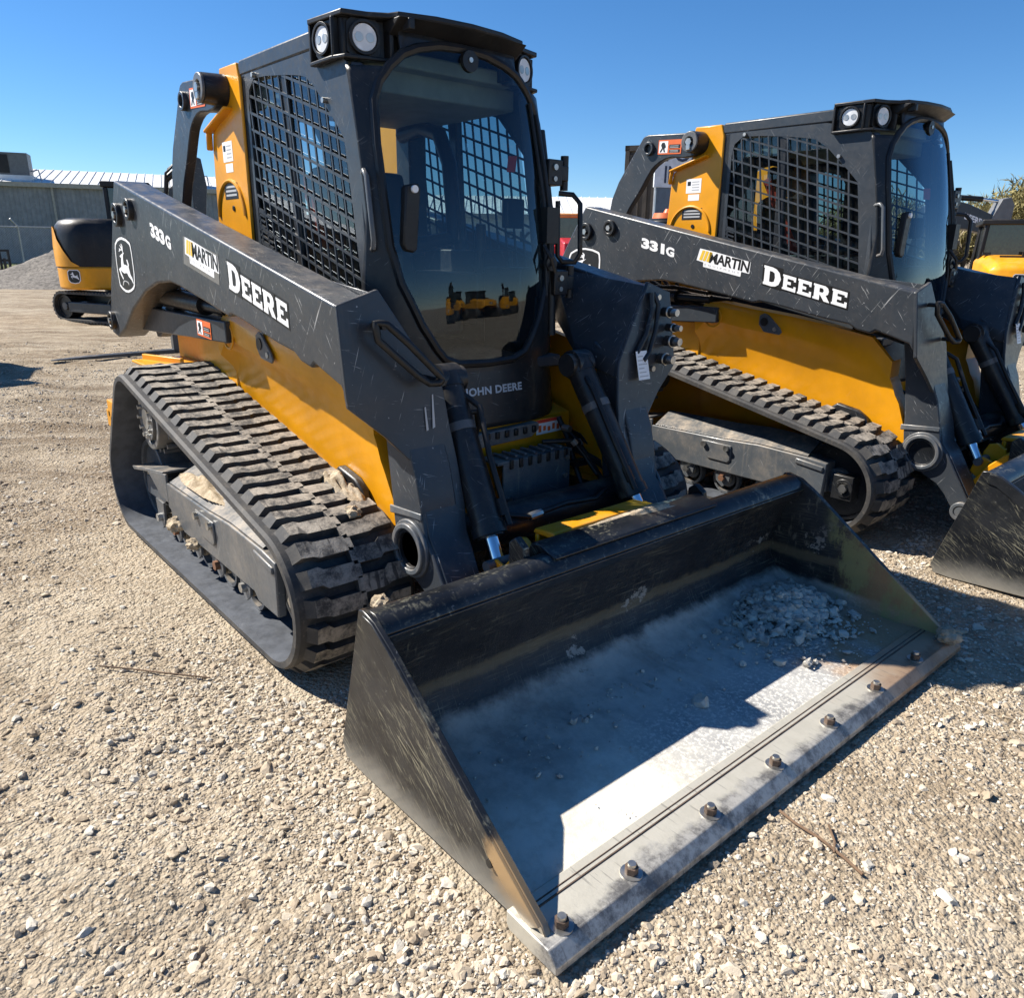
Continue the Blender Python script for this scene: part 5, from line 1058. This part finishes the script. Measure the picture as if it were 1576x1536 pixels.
    for ang in (R(-115),R(155)):
        n=Vector((math.cos(ang),math.sin(ang),0)); p=Vector((-.55+.625*math.cos(ang),.765*math.sin(ang),.84)); u=Vector((-math.sin(ang),math.cos(ang),0)); badge(hs,q@p,q@u,Vector((0,0,1)),.22,q@n)
    return o
ex=excavator('compact_excavator','small yellow and black excavator standing behind the rear of the nearest loader',(-14.5,2.40,0),R(203),R(-133))
ex2=copy_tree(ex); ex2.location=(-9.7,-2.35,0); ex2.rotation_euler=(0,0,R(60)); tag(ex2,'excavator parked out at the left whose shadow falls on the bare dirt')
# storage box with signs, behind the right loader
M['boxbrown']=flat('weathered_brown_panel',(.085,.07,.055),.8,0,.3,scale=2); M['signwhite']=flat('sign_white',(.66,.70,.74),.5); M['signblue']=flat('sign_slate_blue',(.10,.135,.17),.5); M['navy']=flat('navy_letters',(.02,.03,.07),.5)
o=thing('shipping_container','tall weathered brown container rising behind the right loader','container',(-10.94,12.94,0),R(118))
mb=MB(); mb.box((.06,-4.0,0.1),(4.9,0,3.72))
for k in range(20): mb.box((.02,-.12-.2*k,.25),(.06,-.02-.2*k,3.6))
for k in range(24): mb.box((.1+.2*k,0,.25),(.2+.2*k,.035,3.6))
mb.build('corrugated_wall',M['boxbrown'],o); mb=MB()
for p in ((0,-4.03,0),(0,-.05,0),(4.85,-4.03,0),(4.85,-.05,0)): mb.box(p,(p[0]+.1,p[1]+.1,3.8))
for z in (0,3.68): mb.box((0,-4.03,z),(.1,.05,z+.12)); mb.box((0,-.05,z),(4.95,.06,z+.12))
mb.build('corner_post',M['boxbrown'],o)
def signboard():
    d=Vector((.46,.888,0)); n=Vector((.888,-.46,0)); a=Vector((-8.80,11.42,0)); o=thing('contractor_sign','white and slate blue contractor sign board behind the right loader','sign',a,0)
    P=lambda s,z,e=0:d*s+n*e+Vector((0,0,z)); mb=MB()
    mb.add([P(0,2.70,.0),P(2.4,2.70,.0),P(2.4,3.70,.0),P(0,3.70,.0),P(0,2.70,-.05),P(2.4,2.70,-.05),P(2.4,3.70,-.05),P(0,3.70,-.05)],[(0,1,2,3),(4,7,6,5),(0,4,5,1),(3,2,6,7),(0,3,7,4),(1,5,6,2)]); mb.build('upper_panel',M['signwhite'],o,0,0)
    mb=MB(); mb.add([P(.06,1.5,.0),P(2.4,1.5,.0),P(2.4,2.69,.0),P(.06,2.69,.0),P(.06,1.5,-.05),P(2.4,1.5,-.05),P(2.4,2.69,-.05),P(.06,2.69,-.05)],[(0,1,2,3),(4,7,6,5),(0,4,5,1),(3,2,6,7),(0,3,7,4),(1,5,6,2)]); mb.build('lower_panel',M['signblue'],o,0,0)
    for t,x,z,w_,h_,mt,sh in (('FOAM',.22,3.20,1.2,.34,'navy',0),('INSULATION',.22,2.78,2.0,.34,'navy',0),('Specialists',.38,2.32,1.1,.26,'greydec',.25),('C-823-4400',.22,1.66,1.5,.2,'white',0)):
        vs,fs=text_poly(t,1,.015,sh); vs=fitted(vs,w_,h_); mb=MB(); mb.add([P(x+a,z+b,.006) for a,b in vs],fs); mb.build('sign_lettering',M[mt],o,0,0)
    for x in (.1,2.3): mb=MB(); mb.tube([P(x,0,-.1),P(x,3.7,-.1)],.05); mb.build('sign_post',M['galv'],o)
signboard()
o=thing('air_cleaner_drum','black ribbed drum with an orange band seen inside the right loader link','drum',(-7.62,10.48,0),0)
mb=MB(); mb.cyl((0,0,.0),(0,0,1.5),.42,n=28); 
for k in range(3): mb.ring((0,0,1.55+.16*k),(0,0,1.66+.16*k),.47-.02*k,.3,32)
mb.cyl((0,0,1.5),(0,0,2.02),.43,.36,28); mb.build('drum_body',M['black'],o,.02); mb=MB(); mb.cyl((0,0,2.02),(0,0,2.12),.30,.27,28); mb.cyl((0,0,2.12),(0,0,2.2),.1,.06,16); mb.build('cap',M['orange'],o,.01)
# red tractor between the loaders
M['redpaint']=flat('red_machine_paint',(.42,.025,.03),.35); M['orangeroof']=flat('orange_roof',(.70,.30,.10),.5)
o=thing('red_tractor','red tractor with an orange cab roof seen between the two loaders','tractor',(-14.35,14.55,0),R(-40))
mb=MB(); mb.box((-.9,-.75,.9),(.8,.75,1.55)); mb.prism([(.8,1.0),(.8,1.75),(2.5,1.62),(2.6,1.0)],-.42,.42); mb.build('body',M['redpaint'],o,.05)
mb=MB(); mb.box((-.75,-.68,2.28),(.75,.68,2.40)); mb.build('roof',M['orangeroof'],o,.04)
mb=MB()
for x in (-.65,.65):
    for y in (-.6,.6): mb.beam((x,y,1.5),(x,y,2.3),.08,.08)
mb.build('cab_frame',M['black'],o); mb=MB(); mb.box((-.63,-.58,1.55),(.63,.58,2.28)); mb.build('cab_glass',M['cabglass'],o)
for x,r in ((-.35,.78),(2.0,.5)):
    for y in (-.95,.95): mb=MB(); mb.cyl((x,y-.2,r),(x,y+.2,r),r,n=28); mb.cyl((x,y-.22,r),(x,y+.22,r),r*.5,n=20,mi=1); mb.build('wheel',[M['rubber'],M['redpaint']],o,.03)
# excavator boom and yellow machine at the right edge
def bigx():
    o=thing('large_excavator','large excavator with a grey lettered boom at the right edge','excavator',(-5.25,17.35,0),R(47),'machines at the right edge')
    mb=MB(); bo=[(-.6,2.0),(-.5,2.45),(-.1,2.62),(.4,2.52),(1.0,2.28),(1.9,1.95),(1.9,1.62),(1.1,1.83),(.45,1.98),(-.1,2.02)]; mb.prism(bo,-.14,.14); B=mb.build('boom',M['graycab'],o,.015)
    mb=MB(); mb.cyl((.05,0,2.66),(.75,0,2.62),.06); mb.cyl((.75,0,2.62),(1.1,0,2.58),.035,mi=1); mb.tube([(-.2,.05,2.55),(-.05,.05,2.74),(.1,.05,2.68)],.03); mb.build('boom_cylinder',[M['black'],M['chrome']],B)
    mb=MB(); mb.prism([(.95,2.2),(1.12,2.62),(1.30,2.66),(1.40,2.5),(1.38,1.95)],-.16,.16); mb.build('linkage',M['acgrey'],B,.01)
    mb=MB(); vs,fs=text_poly('DEERE',1,.04); vs=fitted(vs,.40,.13); mb.add([(.36+a,-.1425,2.20+b-.33*a) for a,b in vs],fs); mb.build('brand_lettering',M['white'],B,0,0)
    mb=MB(); mb.prism([(-.65,2.0),(-.45,2.3),(-.45,1.6),(-.8,.5),(-.95,.5)],-.12,.12); mb.build('stick',M['graycab'],o,.01)
    mb=MB(); mb.prism([(2.2,.8),(2.2,1.35),(4.6,1.45),(4.6,.8)],-1.1,1.1); mb.build('house',M['yellow'],o,.05)
    for s in (1,-1): mb=MB(); mb.prism(oval(3.4,.45,2.6,.42),.7*s,1.3*s); mb.build('track_belt',M['rubber'],o,.02)
bigx()
def dozer():
    o=thing('crawler_dozer','yellow crawler dozer with a dark glass cab at the right edge','dozer',(-2.62,13.85,0),R(-66),'machines at the right edge')
    mb=MB(); vs=[]
    for x,wd,zt,zb in ((1.35,.36,1.38,1.0),(1.25,.50,1.47,.8),(.5,.62,1.62,.7),(.0,.68,1.64,.7)): vs+=[(x,-wd,zb),(x,-wd,zt-.12),(x,-wd*.78,zt),(x,wd*.78,zt),(x,wd,zt-.12),(x,wd,zb)]
    fs=[(i*6+k,i*6+k+1,i*6+k+7,i*6+k+6) for i in range(3) for k in range(5)]+[(0,1,2,3,4,5),(23,22,21,20,19,18)]; mb.add(vs,fs); h=mb.build('hood',M['yellow'],o,.03)
    mb=MB(); mb.beam((.62,-.3,1.60),(.62,.3,1.60),.05,.05); mb.box((.30,-.58,1.62),(.45,-.44,1.68)); mb.box((.3,.1,1.62),(.4,.25,1.70)); mb.build('hood_fitting',M['black'],h)
    mb=MB()
    for x,y in ((.12,-.6),(.12,.6),(-1.2,-.6),(-1.2,.6)): mb.beam((x,y,1.2),(x*.95,y*.93,2.22),.08,.08)
    mb.box((-1.3,-.66,2.2),(.2,.66,2.3)); mb.box((.1,-.6,1.55),(.15,.6,1.63)); cb=mb.build('cab',M['black'],o,.02)
    mb=MB(); mb.box((-1.18,-.56,1.2),(.10,.56,2.2)); mb.build('cab_glass',M['cabglass'],cb)
    mb=MB(); mb.box((-1.5,-.6,.5),(0,.6,1.25)); mb.build('body',M['yellow'],o,.03)
    for s in (1,-1): mb=MB(); mb.prism(oval(-.1,.42,2.0,.40),.62*s,1.05*s); mb.build('track_belt',M['rubber'],o,.02)
    badge(h,Vector((1.352,0,1.20)),Vector((0,1,0)),Vector((0,0,1)),.18,Vector((1,0,0))); return o
dz=dozer(); dz.scale=(.88,.88,.88)
# the row across the yard that the windshield mirrors
for k,(x,y,a) in enumerate(((20,10.5,195),(22,14.0,185),(23,17.6,180),(24,21.2,175),(25,25.0,170))):
    e=copy_tree(ex if k in (0,3) else dz); e.location=(x,y,0); e.rotation_euler=(0,0,R(a)); e.scale=(1,1,1); tag(e,('first','second','third','fourth','fifth')[k]+' machine of the row mirrored in the nearest windshield')
    e['group']='machines in the mirrored row'
# ------------------------------------------------------------------ trees
M['bark']=flat('bark',(.12,.095,.075),.9,0,.3)
def mk_leaf(name,a,b):
    s=NT(name); c=s.mix(s.ramp(s.noise(.9,4,.7),.35,.65),a,b); m=s.fin(c,.8,0,.2); return m
M['leafA']=mk_leaf('spring_olive_leaf',(.20,.175,.075),(.34,.29,.13)); M['leafB']=mk_leaf('bare_twig_crown',(.13,.11,.095),(.20,.175,.15)); M['leafC']=mk_leaf('brown_brush',(.18,.15,.10),(.30,.25,.17))
def tree(name,label,loc,h,r,mat,seed,group,n=2600,leaf=.16,stick=False):
    rr=np.random.default_rng(seed); o=thing(name,label,'tree',loc,0,group); mb=MB(); tips=[]
    def br(p,d,L,rad,k):
        q=p+d*L; mid=p.lerp(q,.5)+Vector(rr.normal(0,.05*L,3)); mb.tube([p,mid,q],rad,6); 
        if k==0: tips.append(q); return
        for _ in range(3 if k>1 else 4):
            e=(d+Vector(rr.normal(0,.55,3))); e.z=abs(e.z)*.8+.15; br(p.lerp(q,rr.uniform(.6,1)),e.normalized(),L*rr.uniform(.55,.8),rad*.6,k-1)
    br(Vector((0,0,-.1)),Vector((0,0,1)),h*.34,h*.02,3); mb.build('trunk',M['bark'],o,0,60)
    T=np.array([t[:] for t in tips]); c=T[rr.integers(0,len(T),n)]+rr.normal(0,1,(n,3))*np.array([r*.16,r*.16,r*.13])
    a=rr.uniform(0,2*PI,n); b=rr.normal(0,.7,n); L=leaf*rr.uniform(.5,1.4,n); W=L*(.10 if stick else .5)
    u=np.stack([np.cos(a)*np.cos(b),np.sin(a)*np.cos(b),np.sin(b)],1); 
    if stick: u=u+np.array([0,0,.6])
    v=np.cross(u,rr.normal(0,1,(n,3))); v/=np.linalg.norm(v,axis=1,keepdims=True)+1e-6
    P=np.stack([c-u*L[:,None],c+v*W[:,None],c+u*L[:,None],c-v*W[:,None]],1).reshape(-1,3); F=np.arange(4*n).reshape(-1,4)
    np_mesh('crown',P,F,mat,False,None,o); return o
for k,(x,y,h,r) in enumerate(((-60,56.5,7.2,3.2),(-57.6,60.5,6.6,3.0),(-63,53,6.4,3))):
    tree('bare_tree',('leafless grey tree above the red tractor','leafless grey tree beside the right loader rear','low leafless tree left of the red tractor')[k],(x,y,0),h,r,M['leafB'],60+k,'leafless trees in the gap',3400,.30,True)
names=['olive tree just right of the right loader cab','brownish tree behind the lettered excavator boom','tall olive tree above the lettered excavator boom','dense brushy tree behind the excavator linkage','olive tree above the yellow dozer cab','brushy tree at the right edge of the photo','olive tree beyond the right edge of the photo','low brown tree under the excavator boom']
for k,(x,y,h,r,mm) in enumerate(((-20,47,5.9,3.6,'leafA'),(-18.6,50.5,5.2,3.4,'leafC'),(-16.3,49,5.8,3.8,'leafA'),(-14.0,51.5,5.6,3.6,'leafC'),(-12.0,49.5,6.2,4,'leafA'),(-9,51,6.1,4,'leafA'),(-6,50,6,4,'leafC'),(-17.5,44.5,3.9,3,'leafC'))):
    tree('brush_tree',names[k],(x,y,0),h,r,M[mm],80+k,'tree line at the right',17000,.34,True)
